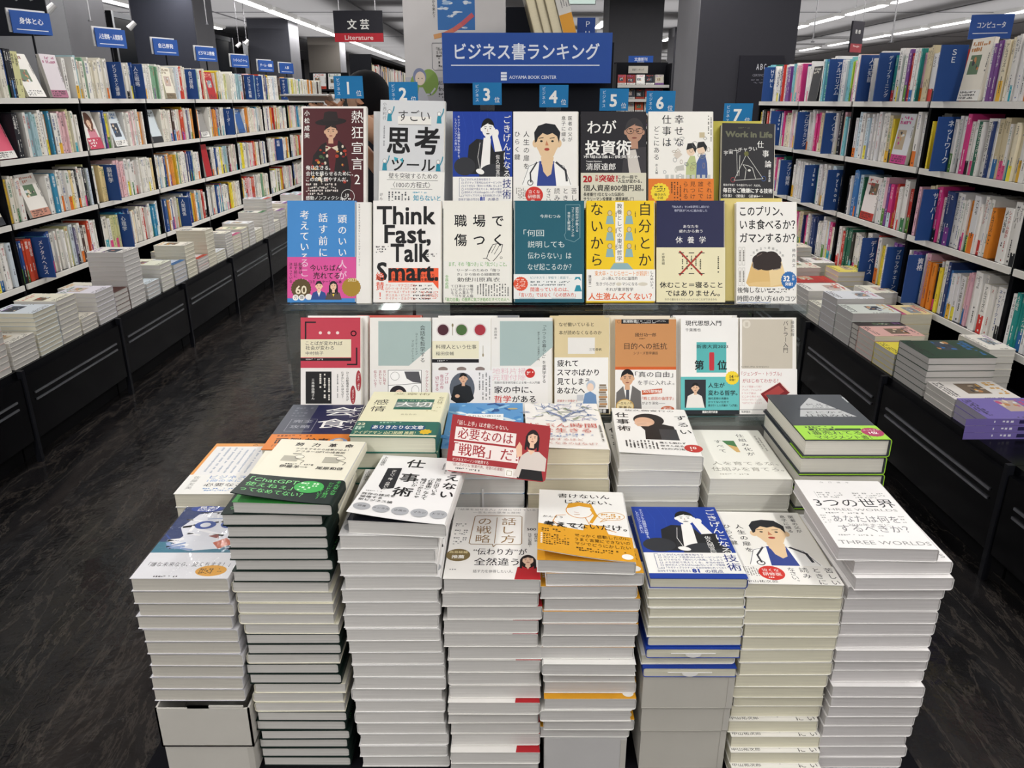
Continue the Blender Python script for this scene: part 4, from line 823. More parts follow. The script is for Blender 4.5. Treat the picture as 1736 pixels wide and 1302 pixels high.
def d_sample():
    d = D(); d.rect(0, 0, 100, 100, '#2a3c6c'); d.rect(0, 78, 100, 100, '#3e7d93'); r = random.Random(8)
    d.poly([(22, 18), (48, 8), (80, 14), (94, 30), (88, 52), (92, 72), (70, 92), (40, 96), (14, 88), (22, 66), (12, 48)], '#e9ebf0')
    for i in range(16): x, y = r.uniform(14, 88), r.uniform(14, 90); d.line([(x, y), (x + r.uniform(-18, 18), y + r.uniform(-8, 8)), (x + r.uniform(-24, 24), y + r.uniform(-14, 14))], r.uniform(1, 4.5), r.choice(('#2f4f9c', '#8fa6cf', '#1b2038', '#fff', '#fff')))
    d.ell(38, 42, 12, 9, '#2f4f9c'); d.ell(66, 40, 11, 9, '#2f4f9c'); d.ell(38, 42, 6, 5, '#e9ebf0'); d.ell(66, 40, 6, 5, '#e9ebf0'); d.poly([(60, 80), (72, 70), (84, 82), (70, 92)], '#cf6e4d'); d.poly([(50, 66), (60, 62), (64, 72)], '#8b3b30'); d.poly([(74, 92), (90, 84), (96, 98)], '#22305c')
    d.ell(26, 5, 19, 7, '#2b4aa0'); d.t(26, -1, '見本', 6.4, W_, .02, 'c', fit=20); d.t(26, 5.6, 'SAMPLE', 4.4, W_, .02, 'c', fit=20)
    d.rect(0, 100, 100, 148, '#eeeef0'); d.t(8, 118, '「嫌な未来なら、変えちまえ！」', 9, '#222', -.004, fit=86); d.ell(78, 134, 16, 10, '#e9a93c'); d.fine(66, 130, 90, 3, 3.4, 2.4, '#5b3f14'); d.fine(20, 143, 70, 1, 4, 2.6, '#333')
    return d
def d_effort():
    d = D()
    for k, ch in enumerate('努力革命'): d.t(26 + 19 * k, 8, ch, 10, K_, .024, 'c')
    d.t(55, 22, 'ラクをするから成果が出る！', 5, '#33322c', .004, 'c', fit=60); d.t(55, 29, 'アフターGPTの成長術', 5.4, '#33322c', .008, 'c', fit=56)
    for x in (30, 76): d.rect(x - 12, 44, x + 6, 58, '#b9b6a6'); d.ell(x + 6, 46, 5, 4, '#f4f0de'); d.ring(x + 6, 46, 5, 4, .6, '#55524a'); d.line([(x + 2, 50), (x + 14, 56), (x + 12, 62)], .7, '#55524a'); d.rect(x - 4, 38, x + 6, 39, '#333')
    d.t(22, 68, '伊藤羊一', 7.4, K_, .012); d.t(62, 68, '尾原和啓', 7.4, K_, .012); d.t(50, 69, '×', 5, K_); d.fine(24, 64, 90, 1, 4, 2.6, '#55524a')
    return d
def d_effort_band():
    d = D(); g = '#5fd06a'; d.t(5, 6, '「ChatGPT', 12, '#8be08f', 0, fit=50); d.t(5, 19, '使えねぇ」', 11, '#7fdc84', .004, fit=48); d.t(5, 32, 'ってなめてない？', 10.5, '#7fdc84', .01, fit=62); d.ell(68, 19, 15, 13, '#3fae52'); d.fine(58, 10, 79, 4, 4.6, 3.2, '#d8f0d4'); d.v(95, 3, 'そんなんな', 6, g); d.v(88, 6, 'シンドイ努力', 5.6, g); d.v(82, 18, 'していて？', 5, g); return d
def d_shigoto():
    d = D(); d.t(43, 8, '仕', 22, K_, .02, 'c'); d.t(43, 44, '事', 22, K_, .02, 'c'); d.t(43, 78, '術', 22, K_, .02, 'c'); d.v(90, 2, 'ありえない', 17, K_, .02, 1.14); d.v(5, 4, '上出遼平', 6.4, K_, 0, 1.0); d.poly([(14, 34), (30, 32), (32, 82), (20, 88), (15, 80)], '#23242a'); d.L += 1; d.v(23, 38, '正しい“俺”の使い方', 5.4, W_, .004, .92)
    d.v(76, 52, '世に出ている', 6.6, K_); d.v(68, 50, '「仕事術」なんて', 6.6, K_); d.v(60, 54, '嘘ばっかりじゃ', 6.6, K_); d.v(52, 56, 'ないか', 6.6, K_); d.finev(80, 14, 40, 2, 4, 2.4, '#999'); d.t(3, 98, '既存の様式を', 6, '#333', .01); d.t(3, 105, '破壊する', 6, '#333', .01); d.t(3, 112, '新ビジネス論', 6, '#333', .01); d.fine(3, 92, 40, 1, 3, 2, '#888')
    for k, s in enumerate(('読書', 'メンタル', '企画の', 'マネジ', 'ドラマ')): d.ell(11 + 19.6 * k, 131, 8.8, 8.4, '#aeb0b4'); d.t(11 + 19.6 * k, 128, s, 4.4, '#333', .004, 'c')
    return d
def d_talk():
    d = D(); b = '#8a6b3e'; d.t(50, 3, '「結果を出せる人」が身につけている', 5, '#8d8d8d', 0, 'c', fit=92); d.t(50, 10, '一生ものの思考と技術', 5, '#8d8d8d', 0, 'c', fit=56)
    d.line([(28, 20), (78, 20), (80, 22), (80, 80), (78, 82), (52, 82), (49, 87), (48, 82), (24, 82), (22, 80), (25, 22), (28, 20)], 1, b); d.line([(51, 24), (50, 80)], .8, b)
    for k, ch in enumerate('話し方'): d.t(65, 24 + 19 * k, ch, 18, b, -.008, 'c')
    for k, ch in enumerate('の戦略'): d.t(37, 24 + 19 * k, ch, 18, b, -.008, 'c')
    d.fine(4, 38, 18, 2, 4, 2.6, '#888'); d.fine(4, 52, 20, 3, 4, 2.6, '#888'); d.fine(4, 68, 19, 4, 4, 2.6, '#888'); d.t(91, 46, '500', 7, K_, .02, 'c'); d.v(96, 58, '創業代表', 4.6, '#444'); d.v(89, 58, '待望の初書籍！', 4.2, '#444')
    d.ell(12, 104, 13, 12, '#7b6a45'); d.t(12, 96, '高島崚輔', 5, '#ead9a8', .01, 'c'); d.t(12, 104, '推薦', 7, W_, .02, 'c'); d.t(28, 90, '“伝わり方”が', 14, K_, .008, fit=58); d.t(30, 109, '全然違う。', 15, K_, .012, fit=54); d.t(30, 131, '話す力を体得したい人、必読！', 6, '#555', 0, fit=54); d.fine(3, 130, 20, 1, 3, 2.4, '#999')
    d.poly([(73, 148), (76, 126), (82, 122), (92, 122), (99, 128), (100, 148)], '#b3262e'); head(d, 87, 112, 8.6, '#eac5ab', '#1c1516', True); d.poly([(84, 122), (90, 122), (87, 130)], '#eac5ab')
    return d
def d_write():
    d = D(); o = '#e2a32a'; d.t(22, 8, '書けないん', 11, K_, .012, fit=60); d.t(30, 22, 'じゃない、', 11, K_, .012, fit=54)
    d.ring(46, 48, 15, 17, 1, '#e0962c'); d.poly([(31, 44), (34, 32), (46, 28), (60, 32), (64, 50), (58, 40), (46, 37), (36, 42)], o); d.line([(60, 44), (64, 58), (58, 74)], 4, o); d.line([(30, 60), (20, 62), (16, 76), (24, 88)], .9, '#e0962c'); d.line([(52, 64), (56, 78), (72, 86), (84, 92)], .9, '#e0962c'); d.line([(40, 52), (45, 53)], .7, '#c98'); d.line([(40, 58), (46, 57)], .9, '#c96'); d.poly([(50, 80), (72, 80), (76, 100), (48, 100)], o)
    d.ring(81, 58, 15, 9, .7, '#e0a84c'); d.line([(72, 66), (68, 72), (76, 67)], .7, '#e0a84c'); d.fine(70, 53, 92, 3, 4, 2.8, '#e0a84c'); d.t(5, 64, 'かんそう', 5, K_, -.006, fit=22); d.t(6, 77, '考えてないだけ。', 13, K_, .012, fit=90)
    d.poly([(0, 84), (100, 102), (100, 148), (0, 148)], o); d.L += 1; d.t(6, 78, '考えて', 13, K_, .012, fit=38); d.fine(4, 95, 34, 2, 4.2, 3, '#5b3f08'); d.fine(6, 108, 34, 6, 4.4, 2.8, '#5b3f08')
    for k in range(6): d.rect(3, 107.5 + 4.4 * k, 5, 110 + 4.4 * k, W_)
    for k, s in enumerate(('せっかく感動したのに', 'うまく言葉にできないの', 'マジでどうにかしたい')): d.t(39, 101 + 9 * k, s, 7.4, '#4a3206', .004, fit=58)
    d.fine(40, 130, 94, 2, 4.4, 2.8, '#5b3f08'); d.ell(92, 140, 6, 5, W_)
    return d
def d_world():
    d = D()
    for k, ch in enumerate('山口揚平'): d.t(30 + 10 * k, 3, ch, 4.4, '#9a9a98', 0, 'c')
    d.fine(16, 30, 44, 3, 5, 2.6, '#a5a5a3'); d.fine(56, 30, 92, 3, 5, 2.8, '#a5a5a3'); d.line([(14, 28), (14, 44)], .5, '#bbb')
    d.t(6, 44, '3つの世界', 21, K_, -.006, fit=88); d.t(50, 66, 'THREE WORLDS', 7, '#8f8f8d', -.004, 'c', fit=82); d.fine(8, 76, 96, 1, 4, 3, '#8d8d8b'); d.fine(3, 82, 14, 4, 5, 2.4, '#b5b5b3'); d.fine(86, 82, 97, 3, 6, 2.4, '#b5b5b3')
    d.t(14, 82, 'あなたは何を', 16, '#77777a', -.008, fit=70); d.t(48, 99, '2030年までに', 6, '#8a8a8a', 0, 'c', fit=44); d.t(14, 102, 'するべきか？', 16, '#77777a', -.008, fit=72); d.fine(6, 122, 94, 1, 4, 2.6, '#a5a5a3'); d.t(50, 132, 'THREE WORLDS', 10, '#8f8f8d', -.006, 'c', fit=92)
    return d
def d_orange():
    d = D(); d.rect(0, 0, 100, 10, '#e9a152'); d.rect(0, 0, 4, 100, '#e9a152'); d.t(52, 2, 'の', 8, K_, 0); d.rect(6, 10, 100, 96, '#efeeec'); d.finev(84, 14, 92, 9, 8.6, 3.6, '#a9b2c0'); d.rect(0, 96, 100, 148, '#f2f1ec'); d.t(28, 98, 'ビジネスマン', 10, '#4a78b8', .004, fit=70); d.t(28, 109, '1冊の本にする', 7.6, '#6a9ad0', 0, fit=62); d.t(28, 119, '必要なこと', 9.6, K_, .012, fit=60); d.fine(30, 132, 92, 2, 5, 3.2, '#7a9cc8'); d.v(12, 100, '佐藤友美', 8.4, '#8a8a86', 0, 1.1); return d
def d_kaishoku():
    d = D(); d.rect(0, 0, 36, 100, '#50535f'); d.t(50, 8, '会', 34, W_, .004, fit=42); d.t(48, 50, '食', 34, W_, .004, fit=42); d.v(92, 8, 'ビジネス', 17, W_, -.01, 1.28); d.frame(12, 52, 46, 92, .6, '#9a9ca6'); d.t(29, 54, '完全', 11, '#a9abb4', 0, 'c', fit=26); d.t(29, 72, '攻略', 11, '#a9abb4', 0, 'c', fit=26); d.fine(8, 10, 36, 4, 9, 5, '#6d707c'); return d
def d_kaishoku_band():
    d = D(); d.fine(4, 3, 92, 1, 6, 4.6, '#7b3b10'); d.t(10, 12, '面倒', 17, K_, .02, fit=30); d.t(46, 13, '幹事', 16, K_, .02, fit=30); d.t(40, 16, 'な', 8, K_); d.t(78, 16, 'が', 8, K_); d.t(10, 32, '「できる人」に変わる', 9, K_, .01, fit=60); d.ell(88, 26, 12, 14, '#8fa0c0'); d.ell(88, 22, 6, 8, '#e8c9a0'); d.poly([(78, 42), (82, 28), (94, 28), (99, 42)], '#3f62a8'); return d
def d_bunsho():
    d = D(); d.t(52, 3, '文章術', 9, '#8f865a', -.004, 'c', fit=48); d.v(17, 28, '感情', 20, '#33322a', -.012, 1.15); d.rect(36, 26, 84, 62, '#2e6a58'); d.rect(36, 36, 84, 54, '#8f9a94'); d.t(60, 28, 'いちばん', 6, '#b8d0a0', .004, 'c', fit=34); d.t(60, 35, '大切', 19, W_, .006, 'c', fit=44); d.fine(40, 57, 80, 1, 4, 3, '#20503f'); d.v(92, 16, 'なのは', 8, '#77704c'); d.t(58, 76, 'あなたの', 5, '#8f865a', 0, 'c'); d.fine(78, 40, 97, 3, 12, 3, '#c6bd90'); return d
def d_bunsho_band():
    d = D(); d.fine(24, 2, 90, 1, 5, 4, '#a6cdb8'); d.rect(20, 12, 84, 26, '#1c4c78'); d.t(22, 12, 'ありきたりな文章', 11.5, W_, .02, fit=60); d.t(2, 4, '22', 10, '#e8e6c8', .03); d.fine(2, 16, 16, 2, 5, 4, '#c6dcc8'); d.t(3, 29, 'アイデアマン 山口拓朗 推薦！', 10, '#efe9b8', .012, fit=72); d.star(86, 30, 8, '#e5bd2c', 9, .75); d.rect(0, 40, 100, 44, '#e9e5c4'); return d
def d_bluepaint():
    d = D(); r = random.Random(5); d.rect(0, 0, 100, 148, '#5b97cc')
    for i in range(80): x, y = r.uniform(2, 98), r.uniform(2, 146); d.ell(x, y, r.uniform(3, 12), r.uniform(2, 5), r.choice(('#2f6cab', '#8fbfdf', '#d8e6ec', '#3f86c4', '#b9a878', '#24508c')), r.uniform(-1, 1), n=9)
    d.rect(24, 40, 74, 74, '#f0f2f0'); d.t(49, 44, 'うれしい夜には', 7, K_, 0, 'c', fit=44); d.fine(30, 56, 68, 3, 5, 3, '#777'); return d
def d_tree():
    d = D(); r = random.Random(6)
    for i in range(60): x, y = r.uniform(4, 96), r.uniform(4, 62); d.line([(x, y), (x + r.uniform(-12, 12), y + r.uniform(-9, 9)), (x + r.uniform(-16, 16), y + r.uniform(-9, 9))], r.uniform(.6, 1.6), r.choice(('#7d8fb5', '#a9b6d0', '#8f9a7c', '#b5a9c4', '#5f74a4')))
    d.line([(50, 66), (46, 48), (30, 32)], 3, '#7b8ab0'); d.line([(48, 56), (60, 38), (80, 26)], 2.4, '#7b8ab0'); d.t(6, 72, 'じぶん時間', 15, '#c8574a', -.004, fit=84); d.t(22, 88, 'を生きる', 15, '#c8574a', -.004, fit=60); d.fine(10, 106, 84, 2, 6, 4, '#8a9ac0'); d.t(10, 120, '効率化するほど', 8, '#c98a80', -.004, fit=60); d.t(10, 132, '忙しくなるのはなぜ？', 8, '#c98a80', -.004, fit=76); d.finev(94, 74, 130, 1, 3, 3.4, '#77736c'); return d
def d_zurui():
    d = D(); d.t(50, 4, '佐久間宣行の', 6.4, K_, .004, 'c', fit=66); d.v(89, 22, 'ずるい', 17, K_, .012, 1.35); d.v(12, 16, '仕事術', 18, K_, .016, 1.28)
    d.poly([(36, 104), (38, 76), (30, 52), (44, 46), (64, 54), (76, 60), (78, 104)], '#17171a'); d.rect(56, 70, 78, 104, '#3a3b3f'); d.ell(46, 40, 20, 22, '#141416'); d.ell(40, 46, 13, 15, '#dfb496'); d.poly([(26, 52), (38, 46), (50, 50), (44, 62), (30, 62)], '#e4bc9f'); d.line([(30, 54), (42, 50)], .6, '#aa8877'); d.line([(30, 58), (42, 54)], .6, '#aa8877')
    d.finev(48, 108, 134, 9, 4.6, 2.8, '#444'); d.t(52, 110, '誰とも戦わず', 6, K_, .006, fit=32); d.t(52, 119, '抜きん出る', 6, K_, .006, fit=28); d.t(52, 128, '62の方法', 6, K_, .006, fit=28); d.ell(91, 127, 11, 11, '#c23a34'); d.t(91, 121, '10', 9, W_, .03, 'c'); d.fine(84, 131, 98, 1, 4, 3, W_); return d
def d_shikumi():
    d = D(); d.v(68, 14, '仕組み化が', 11, K_, -.004, 1.32); d.v(34, 34, 'すべて', 10.5, K_, -.004, 1.4); d.poly([(40, 36), (56, 36), (56, 72), (51, 72)], '#4f7f50'); d.poly([(44, 48), (56, 56), (56, 72), (51, 72)], '#d6b070'); d.t(12, 100, '人を育てるな、', 11, '#9a978c', -.006, fit=82); d.t(8, 116, '仕組みを育てろ。', 11.5, '#9a978c', -.006, fit=88); d.fine(12, 134, 88, 1, 5, 3, '#b5b2a6'); d.finev(92, 20, 70, 2, 4, 2.6, '#a5a29a'); return d
def d_dark():
    d = D(); d.poly([(30, 44), (52, 12), (88, 78), (18, 78)], '#b9bbbc'); d.L += 1; d.t(54, 60, 'とにかく', 8, K_, -.004, 'c', fit=46); d.t(54, 70, '仕組み化', 8.6, K_, -.004, 'c', fit=58); d.fine(40, 34, 68, 3, 6, 3.4, '#77797c'); d.rect(24, 51, 78, 54, '#2b2d31'); d.finev(97, 5, 30, 1, 3, 3.6, '#c8cacd'); return d
def d_dark_band():
    d = D(); k = '#20301a'; d.fine(8, 3, 80, 1, 5, 4, k); d.rect(14, 9, 76, 15, k); d.fine(16, 10, 74, 1, 5, 4, '#a9dc4a'); d.t(10, 16, '1番売れてる', 12, k, .006, fit=62); d.t(14, 29, 'マネジメント書！', 11, k, .006, fit=64); d.star(86, 20, 13, '#a8285a', 18, .93); d.t(86, 12, 'ぶっちぎり', 4, W_, .01, 'c'); d.t(86, 18, '1位', 8, W_, .03, 'c'); return d
def d_misc(seed, base='#f1efea', acc=None, photo=True):
    r = random.Random(seed); d = D(); a = acc or r.choice(('#c8452f', '#2f6fae', '#3f7f4f', '#8a5aa0', '#d8a23a', '#c85a86', '#33363c'))
    if photo:
        x, y = r.uniform(5, 30), r.uniform(20, 60); d.rect(x, y, x + r.uniform(40, 62), y + r.uniform(35, 60), r.choice(('#8f9aa2', '#7a6a58', '#b9a68a', '#5f7a5c', '#c6b2a8', '#404a58')))
        for i in range(9): d.ell(x + r.uniform(4, 44), y + r.uniform(4, 40), r.uniform(2, 9), r.uniform(2, 7), r.choice((a, '#e6d8c0', '#3b3a40', '#c98f5a', '#d9e0e4')), n=8)
    d.fine(8, 8, 90, 2, 13, 10, a, seed=seed); d.rect(0, 122, 100, 148, r.choice((a, base, base, base))); d.fine(8, 125, 90, 3, 7, 5, '#2a2a2c', seed=seed + 1); d.finev(94, 36, 100, 1, 6, 5, '#444', seed=seed)
    return d
def d_manga():
    d = D(); d.rect(0, 0, 100, 148, '#f2efe9'); d.ell(56, 40, 30, 36, '#6b3f2a'); d.poly([(30, 70), (84, 70), (92, 120), (24, 120)], '#d98a9a'); head(d, 56, 44, 20, '#f0cdb0', '#6b3f2a', True); d.rect(0, 104, 100, 148, '#c8455f'); d.fine(6, 110, 80, 3, 11, 8, W_); d.fine(6, 10, 34, 6, 8, 6, '#333'); return d

# ------------------------------------------------------------------ things shown face out on the side shelves
def face(side, row, px, w, h, t, col, des, label, tilt=.3, yaw=0):
    s = s_of(px, VPX[side], XS[side], EYE - SHELF[side][row] - .05); b = max(x for x in BAYS[side] if x <= s); s = min(max(s, b + .03 + w / 2), b + .785 - w / 2); clear(side, row, s - w / 2 - .012, s + w / 2 + .012)
    face_out(side, row, s, w, h, t, col, des, label, tilt, yaw)
face('L', 0, 64, .15, .215, .016, '#efece6', d_misc(1, acc='#8a5a48'), 'white paperback with small photo portraits, shown face out under the body-and-mind sign', .34)
face('L', 0, 103, .15, .215, .016, '#e3dbe0', d_misc(2, acc='#b0708a', photo=False), 'pale lilac paperback face out beside the white one under the body-and-mind sign', .16)
face('L', 1, 12, .15, .2, .016, '#e9657f', d_misc(3, acc='#f3e6e8', photo=False), 'pink paperback shown face out at the near end of the second business shelf', .3)
face('L', 1, 166, .15, .21, .016, '#f2efe9', d_manga(), 'paperback with a drawn brown-haired girl on its cover, second business shelf', .24)
face('L', 1, 208, .14, .205, .016, '#dfe9f0', d_misc(5, acc='#2f6fae'), 'pale blue sleep-themed paperback face out right beside the drawn-girl cover', .24)
face('L', 1, 270, .15, .21, .016, '#d3dde2', d_misc(6, acc='#26282c', photo=False), 'pale grey paperback face out under the self-help sign on the second shelf', .24)
face('L', 1, 350, .15, .21, .016, '#9a9894', d_misc(7, acc='#2a2a2c', photo=False), 'grey paperback with dense black lettering, face out under the business-culture sign', .2)
face('L', 1, 412, .17, .2, .018, '#2f5fa0', d_misc(8, '#2f5fa0', '#dfe6f0', False), 'blue paperback face out on the second shelf under the leadership sign', .2)
face('L', 2, 10, .15, .215, .016, '#e6e2d0', d_misc(9, acc='#33363c'), 'cream paperback with black photo strip, face out at the near end of third shelf', .3)
face('L', 2, 72, .16, .215, .016, '#f0ece4', d_misc(10, acc='#c98f7a'), 'paperback with a woman\'s portrait, face out on the third business shelf', .26)
face('L', 0, 292, .15, .205, .016, '#ece6d4', d_misc(11, acc='#8a7a60'), 'cream paperback with a small drawing, face out on top shelf under the self-help sign', .14)
face('L', 0, 362, .16, .2, .016, '#b5262c', d_misc(12, '#b5262c', '#f2c9b0'), 'bright red paperback face out on the top business shelf', .14)
face('L', 2, 356, .12, .24, .02, '#b3242c', None, 'tall plain red book face out on the third shelf under the business-culture sign', .1)
face('R', 0, 1376, .14, .2, .018, '#1d1e24', d_misc(13, '#1d1e24', '#c9c5ba', False), 'black book with white lettering, face out on the top computer shelf', .1)
face('R', 1, 1520, .15, .23, .02, '#dcdfe4', d_misc(14, acc='#c63a86'), 'grey book with pink block face out on the second computer shelf', .1)
face('R', 2, 1466, .15, .22, .02, '#f0e9e6', d_misc(15, acc='#c0392f'), 'white book with red square, face out on the third computer shelf', .1)
face('R', 0, 1640, .15, .24, .02, '#ece6d8', d_misc(16, acc='#b97a3a'), 'cream book with brown square, face out below the computer sign', .1)
for _s in 'LR': fill_rows(_s)

# ------------------------------------------------------------------ the table in front
TZ, FY, MY = .514, .845, 1.056
o = thing('display_table', 'low black display table under all the front and middle book piles', 'table', (.03, 1.3, 0))
MB().box((-.56, -.47, TZ - .03), (.56, .46, TZ), '#16161a', 'black_laminate').build('tabletop', o)
MB().box((-.5, -.4, .04), (.5, .4, TZ - .03), '#121215', 'black_laminate').build('plinth', o)
MB().box((-.46, -.36, 0), (.46, .36, .04), '#0b0b0d', 'black_laminate').build('foot', o)

def zpx(x, y, Y=FY): return at(x, y, Y).z
def pile(where, x, ztop, zbase, n, col, des, page, y=FY, w=.1265, d=.187, spine=1, flips=(), top=None, rot=.006, jit=.003, seed=0, band=None, hard=False, lift=0, toplabel='', film=False, name='stacked_paperback', kind='paperback', desc='white', topdx=0, toprot=0, depth_shift=None, spine_des=None, group=None, under=None, flap=None, slips=()):
    """books piled on the table, counted from the top; x = inner edge on the viewer's left side"""
    r = random.Random(seed); t = (ztop - zbase) / n; proto = protoF = None; group = group or 'books in the pile ' + where
    for k in range(n):
        z = ztop - (k + 1) * t; sp_ = spine if k not in flips else -spine
        bx = x + w / 2 + r.uniform(-jit, jit); by = y + k * .0005 + r.uniform(0, jit * .5) + (depth_shift or {}).get(k, 0); rz = r.uniform(-rot, rot)
        if k == 0:
            o = book(name, toplabel, 'book', w, d, t - .0009, col, des, spine, page, (x + w / 2 + topdx, y, z), toprot, group, hard, band, lift, film=film, spine_des=spine_des, flap=flap); continue
        lab = '%s %s, %s from top, in the pile %s' % (desc, kind, nth(k + 1), where)
        # a half turn brings the head of the book to the front
        fl = k in flips
        loc = Vector((bx, by + (d if fl else 0), z)); rr = (0, 0, rz + (pi if fl else 0))
        if proto is None:
            proto = book(name, lab, 'book', w, d, t - .0009, col, des, spine, page, loc, rr, group, hard, under or band, film=film, spine_des=spine_des)
        else: o = dup(proto, loc, rr, lab, group)
        if k in slips:              # a folded order slip peeping out of the pages
            if proto.location == loc: o = proto
            tt = t - .0009; yy = d + .0004 if fl else -.0004; q = MB(); q.box((-.03, yy - .0004, tt * .5), (.03, yy + .0004, tt * .5 + .0012), '#f4f3f0', 'printed_paper')
            hd = [(.011 * cos(pi + pi * i / 10), yy + (.0012 if fl else -.0012), tt * .5 + .001 + .0062 * sin(pi + pi * i / 10)) for i in range(11)]; q.add(hd + [(x, yy, z) for x, y_, z in hd], [tuple(range(11)), tuple(range(21, 10, -1))] + [(i, i + 1, i + 12, i + 11) for i in range(10)], '#f1f0ec')
            q.build('order_slip', o)

def carton(name, label, x0, x1, z0, z1, y0, y1, col='#cdcac3', flaps=False, group=None, rz=0):
    o = thing(name, label, 'box', ((x0 + x1) / 2, (y0 + y1) / 2, z0), rz, group); w, d, h = (x1 - x0) / 2, (y1 - y0) / 2, z1 - z0 - .0008
    m = MB(); t = .0025
    if flaps:
        for a, b in (((-w, -d, 0), (w, -d + t, h)), ((-w, d - t, 0), (w, d, h)), ((-w, -d, 0), (-w + t, d, h)), ((w - t, -d, 0), (w, d, h)), ((-w, -d, 0), (w, d, t))): m.box(a, b, col, 'matt_card')
        m.build('carton', o); q = MB()
        for a, b in ((-w + .045, -w + .075), (-.02, .03), (w - .035, w - .008)): q.box((a, -d + .0002, h), (b, -d + t, h + .004), col, 'matt_card')
        q.build('locking_tab', o)
    else:
        m.box((-w, -d, 0), (w, d, h), col, 'matt_card').build('carton', o)
        q = MB(); q.box((-w + .001, -d - .0006, h * .02), (w - .001, -d - .0001, h * .03), '#b4b1aa', 'matt_card'); q.box((w * .86, -d - .0008, .002), (w * .995, -d - .0001, h - .002), '#c0bdb6', 'matt_card'); q.build('folded_edge', o)
    return o
CREAM, GREY, WARM = '#e2dec9', '#d6d4d0', '#dedace'
# front row, from the far-left pile round to the three-worlds pile
zb1, zb2 = zpx(230, 1199), zpx(230, 1264)
carton('book_carton', 'white carton standing on the table, lowest in the shrink-wrapped pile', -.491, -.366, TZ, zb2, FY, FY + .19)
carton('book_carton', 'open white carton with locking tabs, second from bottom of the shrink-wrapped pile', -.494, -.364, zb2, zb1, FY - .002, FY + .19, flaps=True)
pile('under the shrink-wrapped painted cover', -.4935, zpx(223, 980), zpx(230, 1193), 10, '#e9e8ec', d_sample(), WARM, seed=1, film=True, desc='shrink-wrapped',
     toplabel='shrink-wrapped book with blue and white painted face and a sample oval, on its pile', jit=.004)
pile('under the green-banded cream cover', -.361, zpx(392, 852), TZ, 26, '#f0ecd8', d_effort(), GREY, seed=2, band=(.064, '#13241f', d_effort_band()), lift=.013, flap='#3f9a48', jit=.004, topdx=.0115, toprot=-.055, flips=(7, 8, 9, 10, 11, 14, 17, 18, 19), desc='cream-covered',
     toplabel='cream book with black and green paper band, top of the tallest front pile')
pile('under the five-oval white cover', -.2205, zpx(586, 884), TZ, 20, '#f1f0ef', d_shigoto(), '#dddbd8', seed=3, lift=.012, flap='#1b1c24', jit=.004, topdx=.012, toprot=-.09, flips=(13, 15, 16), w=.1265, desc='white',
     toplabel='white book with big black lettering and five grey ovals, cover slightly lifted')
pile('under the gold speech-bubble cover', -.0895, zpx(750, 981), TZ, 15, '#eeece8', d_talk(), '#d8d6d3', seed=4, toprot=-.02, flips=(5, 7, 8), depth_shift={9: -.009, 10: -.002, 13: -.012, 14: -.004}, desc='white', jit=.0035,
     toplabel='white book with gold speech-bubble frame and a small woman in red, front pile')
carton('book_carton', 'grey card bundle box at the foot of the orange and white pile', .046, .163, TZ, zpx(915, 1257), FY + .006, FY + .19, '#c3c2c2')
pile('under the orange and white cover', .0405, zpx(912, 950), zpx(915, 1257), 15, '#f3f2ee', d_write(), '#cfcdcb', seed=5, lift=.016, flap='#e6a52e', topdx=-.0085, toprot=-.05, band=None, flips=(6, 8, 9, 12), depth_shift={8: -.009, 11: -.01, 12: -.012, 13: -.008}, desc='orange-jacketed', jit=.004,
     toplabel='white and orange book with a line-drawn thinking girl, cover lifted at its corner')
z6 = [zpx(1085, y) for y in (1146, 1201, 1243)]
for k, (a, b) in enumerate(((z6[1], z6[0]), (z6[2], z6[1]), (TZ, z6[2]))): carton('paper_parcel', ('upper', 'middle', 'lowest')[k] + ' paper-wrapped parcel under the pile with the blue portrait cover', .179 + .002 * k, .304, a, b, FY + .004 * k, FY + .19, '#c2bfb7')
pile('under the blue checklist cover', .1785, zpx(1102, 980), z6[0], 10, '#2a479f', d_kigen(), '#dcd9c6', seed=6, flips=(6, 7, 9), under=(.062, '#efeee8', None), jit=.004, slips=(7, 9), depth_shift={7: -.007, 9: -.007}, desc='blue-covered', toprot=-.012,
     toplabel='blue book with a cartoon man resting his cheek, on its front pile')
pile('under the boy-doctor cover', .309, zpx(1268, 990), TZ, 15, '#f1efe8', d_doctor(), CREAM, seed=7, flips=(8, 9), depth_shift={8: .004, 9: .01, 10: .012, 11: .005, 12: -.003, 13: -.011, 14: -.019}, desc='cream-edged', topdx=-.006, toprot=-.035,
     toplabel='white book with a painted boy doctor and red circle, on its front pile')
pile('under the three-worlds cover', .4375, zpx(1422, 929), TZ, 19, '#f1efee', d_world(), '#d3d0d0', seed=8, flips=(), depth_shift={2: -.008, 8: -.006, 11: -.008, 12: -.006, 13: -.004}, desc='white', topdx=-.0215, toprot=-.04,
     toplabel='white book with large thin grey lettering about three worlds, outermost front pile')
